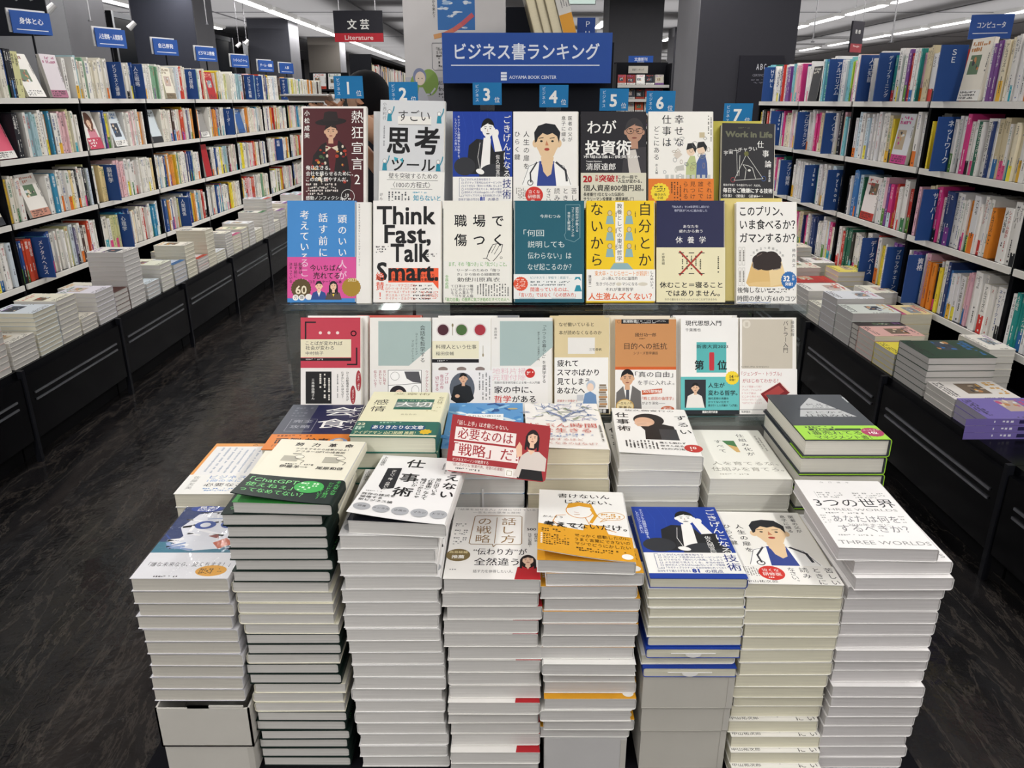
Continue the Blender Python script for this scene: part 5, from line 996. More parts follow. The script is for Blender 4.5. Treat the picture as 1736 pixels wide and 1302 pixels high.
# middle row
pile('under the orange-headed white cover', -.523, .852, TZ, 14, '#f1efea', d_orange(), '#e0dccb', y=MY, seed=11, w=.129, toplabel='white book with orange head and blue lettering, half hidden behind the front piles', desc='white', jit=.002)
pile('under the navy dinner cover', -.387, .917, TZ, 16, '#23264a', d_kaishoku(), '#ddd9cc', y=MY + .022, seed=12, w=.128, band=(.058, '#e2822f', d_kaishoku_band()), toplabel='navy book with large white lettering and an orange paper band', desc='navy', jit=.002)
pile('under the cream and green cover', -.2405, .957, TZ, 17, '#ece8c6', d_bunsho(), '#e0e0cc', y=MY - .02, seed=13, w=.1285, toprot=-.03, band=(.058, '#2b6a5c', d_bunsho_band()), hard=False, toplabel='cream book with green and grey title block and green paper band', desc='cream and green', jit=.002)
pile('under the blue painted cover', -.1075, .929, TZ, 16, '#dfe6ea', d_bluepaint(), '#d9d8d4', y=MY, seed=14, w=.126, toplabel='blue painted-sky book, mostly hidden behind the tilted red card', desc='dark-jacketed', jit=.002)
pile('under the blue-tree cover', .022, .928, TZ, 16, '#f2efe9', d_tree(), '#e2dabf', y=MY, seed=15, w=.127, toplabel='white book with blue ink tree and red lettering, beside the red card', desc='cream', jit=.002, lift=.005)
pile('under the face-hiding man', .1625, .918, TZ, 15, '#f2f1ed', d_zurui(), '#deddd6', y=MY, seed=16, w=.1275, toprot=-.06, flips=(), toplabel='white book with a photo of a man in black covering his face', desc='white', jit=.002, lift=.004)
pile('under the green-gold numeral cover', .3035, .878, TZ, 13, '#f0efe6', d_shikumi(), '#dbdad2', y=MY, seed=17, w=.1275, toprot=-.02, toplabel='plain white book with a small green and gold numeral, beside the dark hardcover pile', desc='white', jit=.002)
pile('under the lime-banded charcoal cover', .4455, .939, TZ, 14, '#3a3f46', d_dark(), '#e0ddd2', y=MY + .012, seed=18, w=.132, d=.19, hard=True, band=(.052, '#9ed63a', d_dark_band()), toplabel='charcoal hardcover with silver triangle and lime green band, top of its pile', desc='lime-banded charcoal', kind='hardcover', name='stacked_hardcover', jit=.003)
# plastic strap round the lower books behind the gold-framed pile
o = MB().box((-.0465, -.0016, 0), (-.0435, .0, .3), '#e4e4e4', 'plain_solid').build('packing_strap'); o.location = (0, MY - .0015, .56)
tag(o, 'thin white plastic strap down the pile below the red card', 'strap')
# tilted red card
d = D(); d.rect(0, 0, 100, 55, '#a33136'); d.rect(0, 48, 82, 57, '#e6dfda'); d.t(6, 5, '「話し上手」は才能じゃない。', 5.2, '#f4e9e4', .006, fit=52)
d.rect(5, 12, 67, 25, '#f1e6e2'); d.t(8, 12, '必要なのは', 12.6, '#a33136', .012, fit=56); d.rect(5, 27, 72, 42, '#f1e6e2'); d.t(5, 28, '「戦略」だ！', 13.5, '#a33136', .012, fit=66)
d.t(6, 43.5, 'ビジネスパーソンが絶賛する', 3.6, '#f4e9e4', .006, fit=36); d.t(6, 48.4, '“話し方のジム”創業代表、待望の初書籍！', 3.4, '#8a3a3a', .006, fit=52); d.fine(8, 53, 60, 1, 3, 1.8, '#666'); d.rect(60, 49, 68, 57, '#f6f3ee'); d.frame(61.5, 50.5, 66.5, 55, .4, '#9a8a5a')
d.poly([(72, 57), (76, 45), (96, 45), (99, 57)], '#1c1a1c'); d.poly([(70, 50), (74, 34), (80, 29), (92, 28), (100, 34), (100, 47), (76, 47), (74, 56), (68, 54)], '#d9cfc8'); d.poly([(68, 26), (71, 20), (74, 24), (75, 34), (70, 36)], '#e9bfa2'); head(d, 84, 14, 7.2, '#edc5a8', '#231a1c', True); d.poly([(80, 27), (88, 27), (84, 32)], '#edc5a8')
p0, p1 = at(768, 705, 1.045), at(938, 722, 1.045)
cw = .142; M = Matrix.Rotation(R(7.6), 4, 'Y') @ Matrix.Rotation(R(90 - 32), 4, 'X')
o = thing('promotion_card', 'red tilted promotion card with a long-haired woman in a pale blouse', 'card', at(840, 808, .972), M.to_euler())
m = MB(); hh = cw * .57
pts = []
for cx, cy, a0 in ((cw / 2 - .006, hh - .006, 0), (-cw / 2 + .006, hh - .006, 90), (-cw / 2 + .006, .006, 180), (cw / 2 - .006, .006, 270)):
    for k in range(5): a = R(a0 + 22.5 * k); pts.append((cx + .006 * cos(a), cy + .006 * sin(a)))
n = len(pts); m.add([(x, y, -.0012) for x, y in pts] + [(x, y, 0) for x, y in pts], [tuple(range(n))[::-1], tuple(range(n, 2 * n))] + [(i, (i + 1) % n, n + (i + 1) % n, n + i) for i in range(n)], '#a33136', 'printed_paper')
put(d, m, Matrix.Translation((-cw / 2, hh, 0)) @ Matrix.Scale(.985, 4), cw * 1.0); m.build('card_face', o)
MB().box((-.008, .01, -.06), (.008, .03, -.0013), '#d9dde0', 'acrylic').build('card_holder', o)

# ------------------------------------------------------------------ the three-step acrylic stand and its books
TILT = R(70)
R3, R2, R1 = (1.266, .893), (1.378, 1.067), (1.514, 1.220)
o = thing('display_stand', 'stepped clear acrylic book stand on a grey plinth at the back of the table', 'stand', (.06, 1.27, TZ))
MB().box((-.40, 0.0, 0), (.5, .49, R3[1] - TZ - .012), '#8c8a86', 'matt_card').build('plinth', o)
for (y, z), x0, x1 in ((R3, -.47, .47), (R2, -.48, .48), (R1, -.48, .46)):
    yy, zz = y - 1.27, z - TZ
    sh = MB().box((x0, yy - .012, zz - .011), (x1, yy + (.075 if z < 1.2 else .175), zz - .006), '#fff', 'acrylic').build('shelf', o)
    MB().box((x0, yy - .016, zz - .011), (x1, yy - .012, zz + .006), '#fff', 'acrylic').build('lip', sh)
    if z > .95:
        MB().box((x0, yy + .078, (.88 if z < 1.1 else 1.05) - TZ), (x1, yy + .082, zz - .006), '#fff', 'acrylic').build('riser', o)
        for x in (x0, x1 - .005): MB().box((x, yy - .01, R3[1] - TZ - .011), (x + .005, yy + .078, zz - .011), '#fff', 'acrylic').build('side', o)
def stand(px0, px1, row, label, col, des, w, d, t=.017, spine=1, page='#e2ddcf', band=None, lean=0, rz=0, up=0, back=0, name='display_paperback', zoff=None, grp=None):
    (y, z) = (R1, R2, R3)[row - 1]; zc = y * CP + (EYE - z) * SP; xc = ((px0 + px1) / 2 - 868) / FPX * zc
    n = Vector((0, -sin(TILT), cos(TILT)))            # outward normal of the leaning cover
    loc = Vector((xc, y, z)) - n * (t - .0) + Vector((0, sin(TILT) * 0, up)) - n * back + Vector((0, 0, -back * .0))
    loc.z = z + up + .0002
    loc.y = y + (t + back) / sin(TILT)
    M = Matrix.Rotation(rz, 4, 'Z') @ Matrix.Rotation(TILT, 4, 'X') @ Matrix.Rotation(lean, 4, 'Z')
    return book(name, label, 'book', w, d, t, col, des, spine, page, loc, M.to_euler(), grp or 'books on the acrylic stand', band=band)
B6 = (.1265, .187); SH = (.1045, .172)
# top step
stand(511, 622, 1, 'maroon-covered book with a man in a black hat and floral jacket, top step', '#efebe6', d_passion(), .1265, .197, page='#e6e2d8')
stand(637, 757, 1, 'light grey book with huge black characters and tiny teal figures, top step', '#d6d8da', d_tool(), .1265, .208, lean=-.02, t=.018)
stand(632, 740, 1, 'second grey copy peeping out behind the book with huge black characters', '#cfd1d3', None, .1265, .187, back=.0185)
stand(650, 772, 1, 'third grey copy leaning deepest behind the book with huge black characters', '#c9cbcd', None, .1265, .187, back=.038)
stand(770, 866, 1, 'blue book with cartoon man resting his cheek, on the top step of stand', '#24409a', d_kigen(), .1150, .187)
stand(870, 981, 1, 'white book with painted boy doctor, on the top step of the acrylic stand', '#f3f1ec', d_doctor(), *B6)
stand(984, 1096, 1, 'black book with a man in glasses at its corner and beige band, top step', '#2a292e', d_invest(), *B6)
stand(1100, 1209, 1, 'white book with a drawn couple and orange foot, on the top step', '#f3f1ea', d_happy(), *B6)
stand(1209, 1300, 1, 'olive yellow copy showing its edge behind the black line-drawing book', '#b9b04a', None, .1, .168, back=.02)
stand(1222, 1312, 1, 'black book with white line-drawn triangle, outermost on the top step', '#26262a', d_work(), .104, .164, lean=-.02)
# middle step
stand(488, 603, 2, 'sky blue and pink book with two small office figures, middle step', '#4189cc', d_smart(), *B6)
stand(603, 631, 2, 'slim white book standing spine outwards beside the blue and pink one', '#edebe6', (lambda d: (d.v(20, 10, '仕事ができる人が見えないところで必ずしていること', 13, '#333', 0, 1.32, 1), d.ring(20, 560, 9, 12, 3, '#2f4f9c')) and d)(D(664)), .028, .186, t=.012, page='#e9e7e1')
stand(632, 750, 2, 'white book with four heavy black English words over orange, middle step', '#f2f0ec', d_think(), *B6)
stand(752, 868, 2, 'off-white book with spaced characters and a line-drawn hand, middle step', '#f0eee4', d_hurt(), *B6)
stand(869, 992, 2, 'dark teal book with white foot band and orange seal, middle step', '#235f70', d_teal(), .1295, .187, spine=-1)
stand(995, 1110, 2, 'yellow book with rows of pale blue sages, on the middle step', '#f2cc22', d_yellow(), *B6)
stand(1112, 1230, 2, 'navy and cream book with a red cross, on the middle step', '#23264c', d_rest(), *B6)
stand(1230, 1330, 2, 'pale yellow copy showing its edge beside the pudding cover', '#d8c77a', None, .11, .19, back=.012)
stand(1249, 1351, 2, 'white book with a caramel pudding on its cover, middle step', '#f1efea', d_pudding(), .1125, .187, t=.011)
# lower step, slim shinsho paperbacks
SHL = ['red and white slim paperback with bracket shapes, at the outer end of the lower step', 'slim paperback with pale green panel and manga panels, lower step', 'slim paperback with three bowls and a man in an oval, lower step', 'slim paperback with pale green panel and big bold text, lower step', 'beige slim paperback with heavy black text and a desk worker, lower step', 'tan slim paperback with a man in a grey suit, lower step', 'white and turquoise slim paperback with a big red numeral, lower step', 'beige-panelled slim paperback with a tilted red book picture, lower step']
SHC = ['#f0edea', '#edebe6', '#efeeea', '#edebe6', '#dccba0', '#e6dcc8', '#f2f1ee', '#efece6']
for k, (a, b) in enumerate(((510, 614), (627, 731), (733, 834), (833, 937), (940, 1035), (1043, 1146), (1154, 1253), (1254, 1351))):
    stand(a, b, 3, SHL[k], SHC[k], d_shin(k), (b - a) / FPX * 1.372, .172, t=.0115, name='slim_paperback', grp='slim paperbacks on the lower step')
    if k in (0, 2, 4, 5, 6): stand(a + (9 if k < 4 else -7), b + (9 if k < 4 else -7), 3, 'spare copy tucked behind the %s' % ' '.join(SHL[k].split(',')[0].split()[:9]), SHC[k], None, (b - a) / FPX * 1.372, .172, t=.0115, back=.0125, name='slim_paperback', grp='slim paperbacks on the lower step')
d = D(); d.t(50, 8, 'ブログ', 26, '#3a3b3f', .01, 'c', fit=74)
for a, b, col, h, lab, ds in ((600, 712, '#c9594c', .19, 'red-topped book standing hidden behind the lower step', None), (770, 880, '#8f9094', .19, 'grey book with dark katakana peeping over the lower step', d), (950, 1060, '#d8d0b8', .186, 'beige book peeping over the tan slim paperback', None), (1165, 1240, '#e6e4e0', .186, 'white book peeping over the turquoise slim paperback', None)):
    stand(a, b, 3, lab, col, ds, .118, .166, back=.03, grp='spare books behind the lower step')

# rank cards on clear stems
rk = ('maroon hat-man book', 'grey big-character book', 'blue cheek-resting book', 'boy-doctor book', 'black glasses-man book', 'drawn-couple book', 'black line-drawing book')
for k, (px, py) in enumerate(((591, 148), (684, 158), (826, 159), (939, 163), (1041, 169), (1120, 173), (1251, 194))):
    Y = 1.665; p = at(px, py, Y); w, h = .0585, .0425; d = D()
    d.v(15, 6, 'ビジネス', 13, '#e6eef6', 0, 1.12); d.t(48, 10, str(k + 1), 56, W_, .03 if k else .02, 'c'); d.t(84, 46, '位', 20, W_, 0, 'c')
    o = panel('rank_card', 'small blue card with white numeral %s above the %s' % (('one', 'two', 'three', 'four', 'five', 'six', 'seven')[k], rk[k]), 'sign', w, h, .001, '#2079b4', d, p - Vector((0, 0, h / 2)), group='blue rank cards')
    MB().box((-.015, .001, R1[1] - .0055 - o.location.z), (.015, .003, .02), '#fff', 'acrylic').build('clear_stem', o)
    MB().box((-.017, -.004, R1[1] - .0055 - o.location.z), (.017, .02, R1[1] - .003 - o.location.z), '#fff', 'acrylic').build('foot_plate', o)

# ------------------------------------------------------------------ fixture behind the stand, its big sign, poster and leaning books
bx0, bx1 = at(751, 100, 1.79).x, at(1040, 100, 1.79).x
zt = at(900, 72, 1.79).z
o = thing('display_fixture', 'tall black fixture behind the acrylic stand carrying the big blue sign', 'fixture', ((bx0 + bx1) / 2, 1.79, 0))
w = (bx1 - bx0) / 2
MB().box((-w, 0, 0), (w, .02, zt), '#1a1c23', 'matt_card').build('front_panel', o)
MB().box((-w, .02, 0), (w, .32, .08), '#121318', 'matt_card').build('base', o)
for x in (-w, w - .02): MB().box((x, .02, .08), (x + .02, .32, zt), '#1a1c23', 'matt_card').build('side_panel', o)
MB().box((-w, .02, zt - .02), (w, .32, zt), '#1e2027', 'matt_card').build('top_shelf', o)
d = D(); d.t(50, 5.5, 'ビジネス書ランキング', 9.6, '#e6ebf5', .016, 'c', fit=85); d.rect(5, 17.3, 93, 17.9, '#e2e8f4')
for k in range(3): d.rect(34.5, 21.3 + 1.7 * k, 38, 22.6 + 1.7 * k, '#e6ebf5')
d.t(39.5, 22.8, 'AOYAMA BOOK CENTER', 2.7, '#e6ebf5', .012, fit=28)
s0, s1 = at(750, 102, 1.76), at(1037, 102, 1.76); sw = s1.x - s0.x
panel('ranking_sign', 'large blue board with white katakana heading and a thin white rule', 'sign', sw, sw * .275, .006, '#2c519f', d, Vector(((s0.x + s1.x) / 2, 1.765, at(900, 141, 1.76).z)), R(-1.2) * 0)
# books leaning on top
pk = zt + .0006
for k, (px, t, col, pg, lab) in enumerate(((909, .0205, '#7f765f', '#e3d9bb', 'first of the cream books leaning on top of the black fixture'), (925.5, .0185, '#7f765f', '#e3d9bb', 'second of the cream books leaning on top of the black fixture'), (940.5, .022, '#7f765f', '#e3d9bb', 'third cream leaning book, touching the orange-footed one'), (958.5, .0285, '#c9c6c0', '#d8d4c8', 'leaning grey book with orange foot above the blue sign'))):
    lean = R(16); p = at(px, 66, 1.815)
    o = thing('leaning_book', lab, 'book', (p.x, 1.815, pk), Euler((0, -lean, 0)), 'books leaning on the black fixture')
    m = MB(); m.box((0, -.002, 0), (.0016, .13, .26), col, 'printed_paper').box((t - .0016, -.002, 0), (t - .0004, .13, .26), col, 'printed_paper')
    m.box((.0016, .1285, 0), (t - .0016, .13, .26), col, 'printed_paper')
    if k == 3:
        m.box((.0005, -.0034, 0), (t - .0008, -.0022, .26), '#cfcdc8', 'printed_paper'); m.box((.0006, -.0038, 0), (t - .0009, -.0035, .055), '#d99a3a', 'printed_paper'); dd = D(); dd.finev(92, 6, 680, 5, 18, 9, '#6a6a6c'); put(dd, m, Matrix.Translation((0, -.0035, .26)) @ Matrix.Rotation(pi / 2, 4, 'X'), t)
    m.build('cover', o); MB().box((.0018, .0, .001), (t - .0018, .1283, .258), pg, 'page_edges').build('page_block', o)
a, b = at(858, 66, 1.955), at(931, 12, 1.955)
o = thing('magazine_box', 'black upright file box on the fixture beside the leaning cream books', 'box', ((a.x + b.x) / 2, 1.955, pk))
MB().box(((a.x - b.x) / 2, 0, 0), ((b.x - a.x) / 2, .145, b.z - pk), '#1d1f27', 'matt_card').build('box_body', o)
MB().box(((b.x - a.x) / 2 * .96, -.003, .004), ((b.x - a.x) / 2, -.0002, b.z - pk), '#0f1015', 'matt_card').build('edge_strip', o)
# blue divider with capital letters behind them
d = D(); d.v(58, 14, 'ＰＨＰ', 38, '#e6ebf5', .012, 1.3)
p = at(993, 68, 1.99); o = panel('letter_divider', 'blue divider board with three white capital letters behind the leaning books', 'divider', .042, at(993, 30, 1.99).z - pk, .006, '#2b4a93', d, Vector((p.x, 1.99, pk)))
# poster on the other side
pz = TZ
o = thing('poster_board', 'tall white poster board with a blue sky picture and a rising red curve', 'poster', ((at(682, 0, 2.14).x + at(857, 0, 2.14).x) / 2, 2.14, 0))
pw = at(857, 0, 2.14).x - at(682, 0, 2.14).x; ph = at(770, -330, 2.14).z
m = MB().box((-pw / 2, 0, 0), (pw / 2, .006, ph), '#d9d6d6', 'printed_paper'); d = D(); k = 100 / pw
V = lambda py: (ph - at(770, py, 2.14).z) * k
U = lambda px: (at(px, 60, 2.14).x - at(682, 60, 2.14).x) * k
d.rect(U(740), V(-150), U(803), V(51), '#4279bd')
r = random.Random(2)
for x, y, s in ((750, 14, 9), (756, 4, 11), (790, 4, 9), (773, 22, 9), (762, 27, 6), (785, 47, 7), (790, -20, 12), (752, -40, 14), (770, -70, 15), (788, -100, 12)):
    for i in range(6): d.ell(U(x + r.uniform(-s, s) * .6), V(y + r.uniform(-s, s) * .22), U(x + s * r.uniform(.3, .6)) - U(x), (V(y + s * .24) - V(y)) * r.uniform(.5, 1), r.choice(('#d9e3ef', '#a9c4e2', '#e6ecf3')), n=10)
c0 = [(735, 62), (752, 58), (768, 50), (782, 40), (798, 26)]
for i, (q, e) in enumerate(zip(c0, c0[1:])): d.line([(U(q[0]), V(q[1])), (U(e[0]), V(e[1]))], 4.2, ('#d9a06a', '#d88268', '#d3706a', '#cc626c')[i])
d.v(U(734), V(-60), '新しい働き方はどこから来た？', 3.2, '#333', .004, 1.05); d.v(U(805), V(-44), '未来を描く年', 3.2, '#333', .004, 1.05)
d.line([(U(790), V(73)), (U(730), V(73)), (U(729), V(76)), (U(729), V(116)), (U(732), V(119)), (U(790), V(119))], .5, '#8a8a90')
d.t(U(736), V(80), '「私の目標', 3.4, '#333', .008); d.t(U(736), V(86), 'ＳＮＳ世代', 3.4, '#333', .008); d.fine(U(736), V(93), U(760), 4, (V(100) - V(94.5)), 2, '#555')
d.rect(0, V(131), 100, V(330), '#c4c3ca')
d.ell(U(707), V(142), 10, 11, '#8fae5c'); d.ell(U(722), V(140), 9.5, 12.5, '#8fae5c'); d.ell(U(706), V(130), 6.6, 8, '#8b93b4'); d.ell(U(707), V(133), 5, 6.4, '#efdccb')
for q in (-1.8, 1.8): d.ell(U(707) + q, V(133), .5, .5, '#333')
d.poly([(U(700), V(175)), (U(704), V(148)), (U(711), V(148)), (U(718), V(162)), (U(722), V(175))], '#d2d3dc'); d.line([(U(716), V(160)), (U(724), V(160)), (U(732), V(150))], 1.6, '#d2d3dc')
d.t(U(738), V(137), '起業を', 4, '#333', .012); d.t(U(738), V(145), 'free', 6, '#333', .012); d.fine(U(738), V(158), U(760), 2, 2.6, 1.8, '#555')
put(d, m, Matrix.Translation((-pw / 2, 0, ph)) @ Matrix.Rotation(pi / 2, 4, 'X'), pw); m.build('poster_face', o)
MB().box((-pw / 2, .006, 0), (pw / 2, .026, ph), '#b9b7b4', 'matt_card').build('foam_board', o)
MB().box((-pw / 2 - .02, -.02, 0), (pw / 2 - .0, .16, .012), '#222', 'satin_metal').build('stand_foot', o)

# ------------------------------------------------------------------ hanging signs
def hanging(label, px0, px1, py0, py1, Y, jp, en, rz=0, sc=1, mute=False):
    a, b = at(px0, py1, Y), at(px1, py0, Y); w, h = (b.x - a.x) * sc, b.z - a.z; k = h / w * 100
    d = D(); d.rect(0, 0, 100, k * .72, '#2b2b33' if not mute else '#3d3b43'); d.rect(0, k * .72, 100, k, '#c2303c' if not mute else '#a8474e')
    for i, ch in enumerate(jp): d.t(50 + (i - (len(jp) - 1) / 2) * 26, k * .27, ch, 20, W_, .022, 'c')
    d.t(50, k * .755, en, 12, '#f4dcd8', .016, 'c', fit=min(58, 10 * len(en)))
    o = panel('hanging_sign', label, 'sign', w, h, .02, '#2b2b33', d, Vector(((a.x + b.x) / 2, Y, a.z)), rz)
    for x in (-.38, .36): MB().tube((x * w, 0, h), (x * w, 0, ZC - a.z), .004, '#b9b9bd', 'satin_metal').build('wire', o)
hanging('black hanging sign with red foot for literature, near the poster', 568, 648, 18, 71, 10.4, '文芸', 'Literature', -.03)
hanging('dark hanging sign with red foot above the computer bookcase', 1434, 1470, 36, 89, 8.6, '思想', 'Thought', .6, 1.15, True)
for k, (px, Y) in enumerate(((149, 8.0), (347, 11), (1384, 9), (1519, 7.5))):
    p = at(px, 20 if k > 1 else 10, Y); q = 34 if k < 1 else 40 if k == 1 else 70; z = at(px, q, Y).z
    o = MB().tube((0, 0, 0), (0, 0, ZC - z), .007, '#c4c4c8', 'satin_metal').tube((0, 0, -.012), (0, 0, 0), .02, '#9a9aa0', 'satin_metal').build('ceiling_rod'); o.location = (p.x, Y, z)
    tag(o, ('thin metal rod hanging before the concrete pillar behind the first blue signs', 'thin metal rod hanging beside the nearer black pillar', 'thin rod hanging over the far end of the computer bookcase', 'thin rod hanging beyond the middle of the computer bookcase')[k], 'rod', 'rods hanging from the ceiling')
# sign board at the end of the computer bookcase
d = D(); d.t(50, 16, 'ＡＢＣ', 16, '#cfcfd6', .02, 'c', fit=22); d.t(50, 38, 'CERTIFICATE', 7, '#8d8d98', .01, 'c', fit=36); d.fine(30, 50, 70, 2, 6, 3, '#6f6f7a')
a, b = at(1248, 168, 7.47), at(1330, 94, 7.47)
panel('notice_board', 'dark notice board with pale lettering at the pillar end of computer bookcase', 'sign', b.x - a.x, b.z - 1.0, .02, '#26262e', d, Vector(((a.x + b.x) / 2, 7.475, 1.0)))
# grey column of shelves far away in the middle: paperback ranking rack
a, b = at(1042, 190, 9.6), at(1140, 104, 9.6); w = b.x - a.x
o = thing('paperback_rack', 'far black rack of face-out pocket books with blue sign on top', 'rack', ((a.x + b.x) / 2, 9.6, 0))
MB().box((-w / 2, .25, 0), (w / 2, .27, b.z), '#17181d', 'matt_card').build('back_panel', o)
for x in (-w / 2, w / 2 - .02): MB().box((x, 0, 0), (x + .02, .25, b.z - .02), '#17181d', 'matt_card').build('side_panel', o)
rz_ = [at(1090, y, 9.6).z for y in (144, 168, 190, 214, 240)]
for z in rz_: q = MB().box((-w / 2 + .02, 0, z - .02), (w / 2 - .02, .25, z), '#22232a', 'matt_card').build('shelf', o); MB().box((-w / 2 + .02, -.008, z - .03), (w / 2 - .02, 0, z), '#d8d6d0').build('shelf_edge', q)
r = random.Random(12); pals = ['#3b3f4a', '#e9e6de', '#c9c3b4', '#d8552f', '#8a2f2a', '#22242a', '#e9e2d4', '#b9473a', '#efeee9', '#d9d2c0']
for j, z in enumerate(rz_[:4]):
    n = 5
    for i in range(n):
        x = -w / 2 + .075 + i * (w - .2) / (n - 1); c = r.choice(pals); dd = d_misc(40 + j * 7 + i)
        book('pocket_book', '%s-covered pocket book, %s along the %s shelf of the far black rack' % (cname(c), nth(i + 1), nth(j + 1)), 'book', .1, .112, .012, c, dd, loc=((a.x + b.x) / 2 + x, 9.66, z + .001), rot=(R(76), 0, 0), group='pocket books on the far rack')
d = D(); d.t(50, 6, '文庫新刊', 14, '#e6ebf5', .02, 'c', fit=52); d.rect(36, 22, 64, 23.5, '#e6ebf5')
p = at(1092, 105, 9.6); panel('rack_sign', 'small blue sign crowning the far black rack of pocket books', 'sign', .29, .075, .01, '#2c57a9', d, Vector((p.x, 9.86, b.z - .004)))
d = D(); d.t(50, 12, '新書ランキング', 12, '#333', .01, 'c', fit=60)
p = at(1087, 123, 9.6); panel('rack_notice', 'pale notice card below the blue sign on the far rack', 'sign', .23, .08, .004, '#c9c5bb', d, Vector((p.x, 9.84, p.z)))
# receding bookcase in the middle distance, behind the poster
def far_case(label, books_label, x, y0, y1, ztop, rows, seed, sg=1):
    o = thing('distant_bookcase', label, 'bookcase', (x, y0, 0)); ln = y1 - y0
    MB().box((.235 * sg, 0, 0), (.25 * sg, ln, ztop), '#1a1b20', 'matt_card').build('back_panel', o)
    MB().box((0, 0, ztop - .03), (.25 * sg, ln, ztop), '#1a1b20', 'matt_card').build('top_board', o)
    MB().box((0, -.02, 0), (.25 * sg, 0, ztop), '#1a1b20', 'matt_card').build('end_panel', o)
    r = random.Random(seed); far = MB()
    for j in range(rows):
        z = ztop - .36 - .33 * j; MB().box((0, 0, z - .02), (.234 * sg, ln, z), '#2a2b30', 'matt_card').build('shelf', o); s = .01
        while s < ln - .04:
            t = r.uniform(.015, .035); h = r.uniform(.2, .27); far.box((.012 * sg + r.uniform(0, .01), s, z + .001), (.16 * sg, s + t - .001, z + h), r.choice(PAL_L), 'printed_paper'); s += t
    k = far.build('distant_spines'); k.location = (x, y0, 0); tag(k, books_label, 'books', None, 'stuff')
far_case('long dark bookcase receding behind the poster with lamps above it', 'packed pale book spines on the receding dark bookcase behind the poster', -1.62, 9.6, 15.5, 1.93, 4, 21, -1)
# magazine rack by the end of the business bookcase
a, b = at(524, 200, 10.4), at(585, 122, 10.4)
o = thing('magazine_rack', 'black magazine rack past the end of the business bookcase, behind the person', 'rack', ((a.x + b.x) / 2, 10.4, 0)); w = b.x - a.x
MB().box((-w / 2, .2, 0), (w / 2, .22, b.z), '#16171b', 'matt_card').build('back_panel', o)
for j, y in enumerate((151, 182, 215)):
    z = at(550, y, 10.4).z; MB().box((-w / 2, 0, z - .02), (w / 2, .2, z), '#1d1e23', 'matt_card').build('shelf', o)
    for i in range(2): book('magazine', 'white magazine, %s of two on the %s shelf of the black rack by the person' % (nth(i + 1), nth(j + 1)), 'magazine', .16, .185, .008, '#e9e8e6', d_misc(70 + j * 2 + i), loc=((a.x + b.x) / 2 - .1 + .19 * i, 10.49, z + .001), rot=(R(80), 0, 0), group='magazines on the black rack')
a = at(978, 4, 14)
o = thing('lit_guide_sign', 'small pale green lit guide sign hanging from the far ceiling', 'sign', (a.x, 14, a.z)); MB().box((-.3, 0, -.02), (.3, .06, .12), '#dfeee6', 'lit_sign').build('lit_face', o); MB().box((-.31, .01, -.03), (.31, .07, .13), '#c9cacc').build('housing', o); MB().tube((0, .04, .13), (0, .04, ZC - a.z), .012, '#bbb').build('stem', o)
a, b = at(0, 60, 5.9), at(55, 2, 5.9)
d = D(); d.t(72, 24, 'アツシ', 24, '#9fa0a6', .01, 'c', fit=50)
panel('dark_banner', 'dark hanging banner with grey katakana behind the first blue sign', 'sign', .62, .5, .01, '#23252d', d, Vector((a.x + .05, 5.9, at(20, 45, 5.9).z - .06)))
_b = COL.objects.get('dark_banner')
for x in (-.28, .28): MB().tube((x, 0, .5), (x, 0, ZC - _b.location.z), .004, '#888').build('wire', _b)

# ------------------------------------------------------------------ flat piles on the drawer cabinets
def side_pile(side, s, a, w, d, t, n, col, seed, label, short, page='#d9d6d0', spine=None, desc=None, photo=True, spd=None):
    r = random.Random(seed); proto = None; sg = SIDES[side][0]; rz = (pi / 2 if sg < 0 else -pi / 2) + SIDES[side][1] * 1
    ds = d_misc(seed, col, photo=photo); spine = spine or (1 if sg < 0 else -1)
    # s = near end of the pile along the aisle, a = its aisle face
    for k in range(n):
        z = ZT + .0004 + t * (n - 1 - k); p = sp(side, a + r.uniform(0, .002), s + w / 2 + r.uniform(-.0015, .0015), z)
        lab = label if k == 0 else '%s book, %s from the top, %s' % (desc or cname(col), nth(k + 1), short)
        rr = (0, 0, rz + r.uniform(-.008, .008) + (0 if r.random() > .0 else pi))
        if proto is None: proto = book('flat_paperback' if sg < 0 else 'flat_manual', lab, 'book', w, d, t - .0006, col, ds, spine, page, p, rr, 'flat piles in the %s aisle' % SHOP[side], spine_des=spd)
        else: dup(proto, p, rr, lab, 'flat piles in the %s aisle' % SHOP[side])
nb = lambda s: bayname('L', max(i for i, x in enumerate(BAYS['L']) if x <= s))
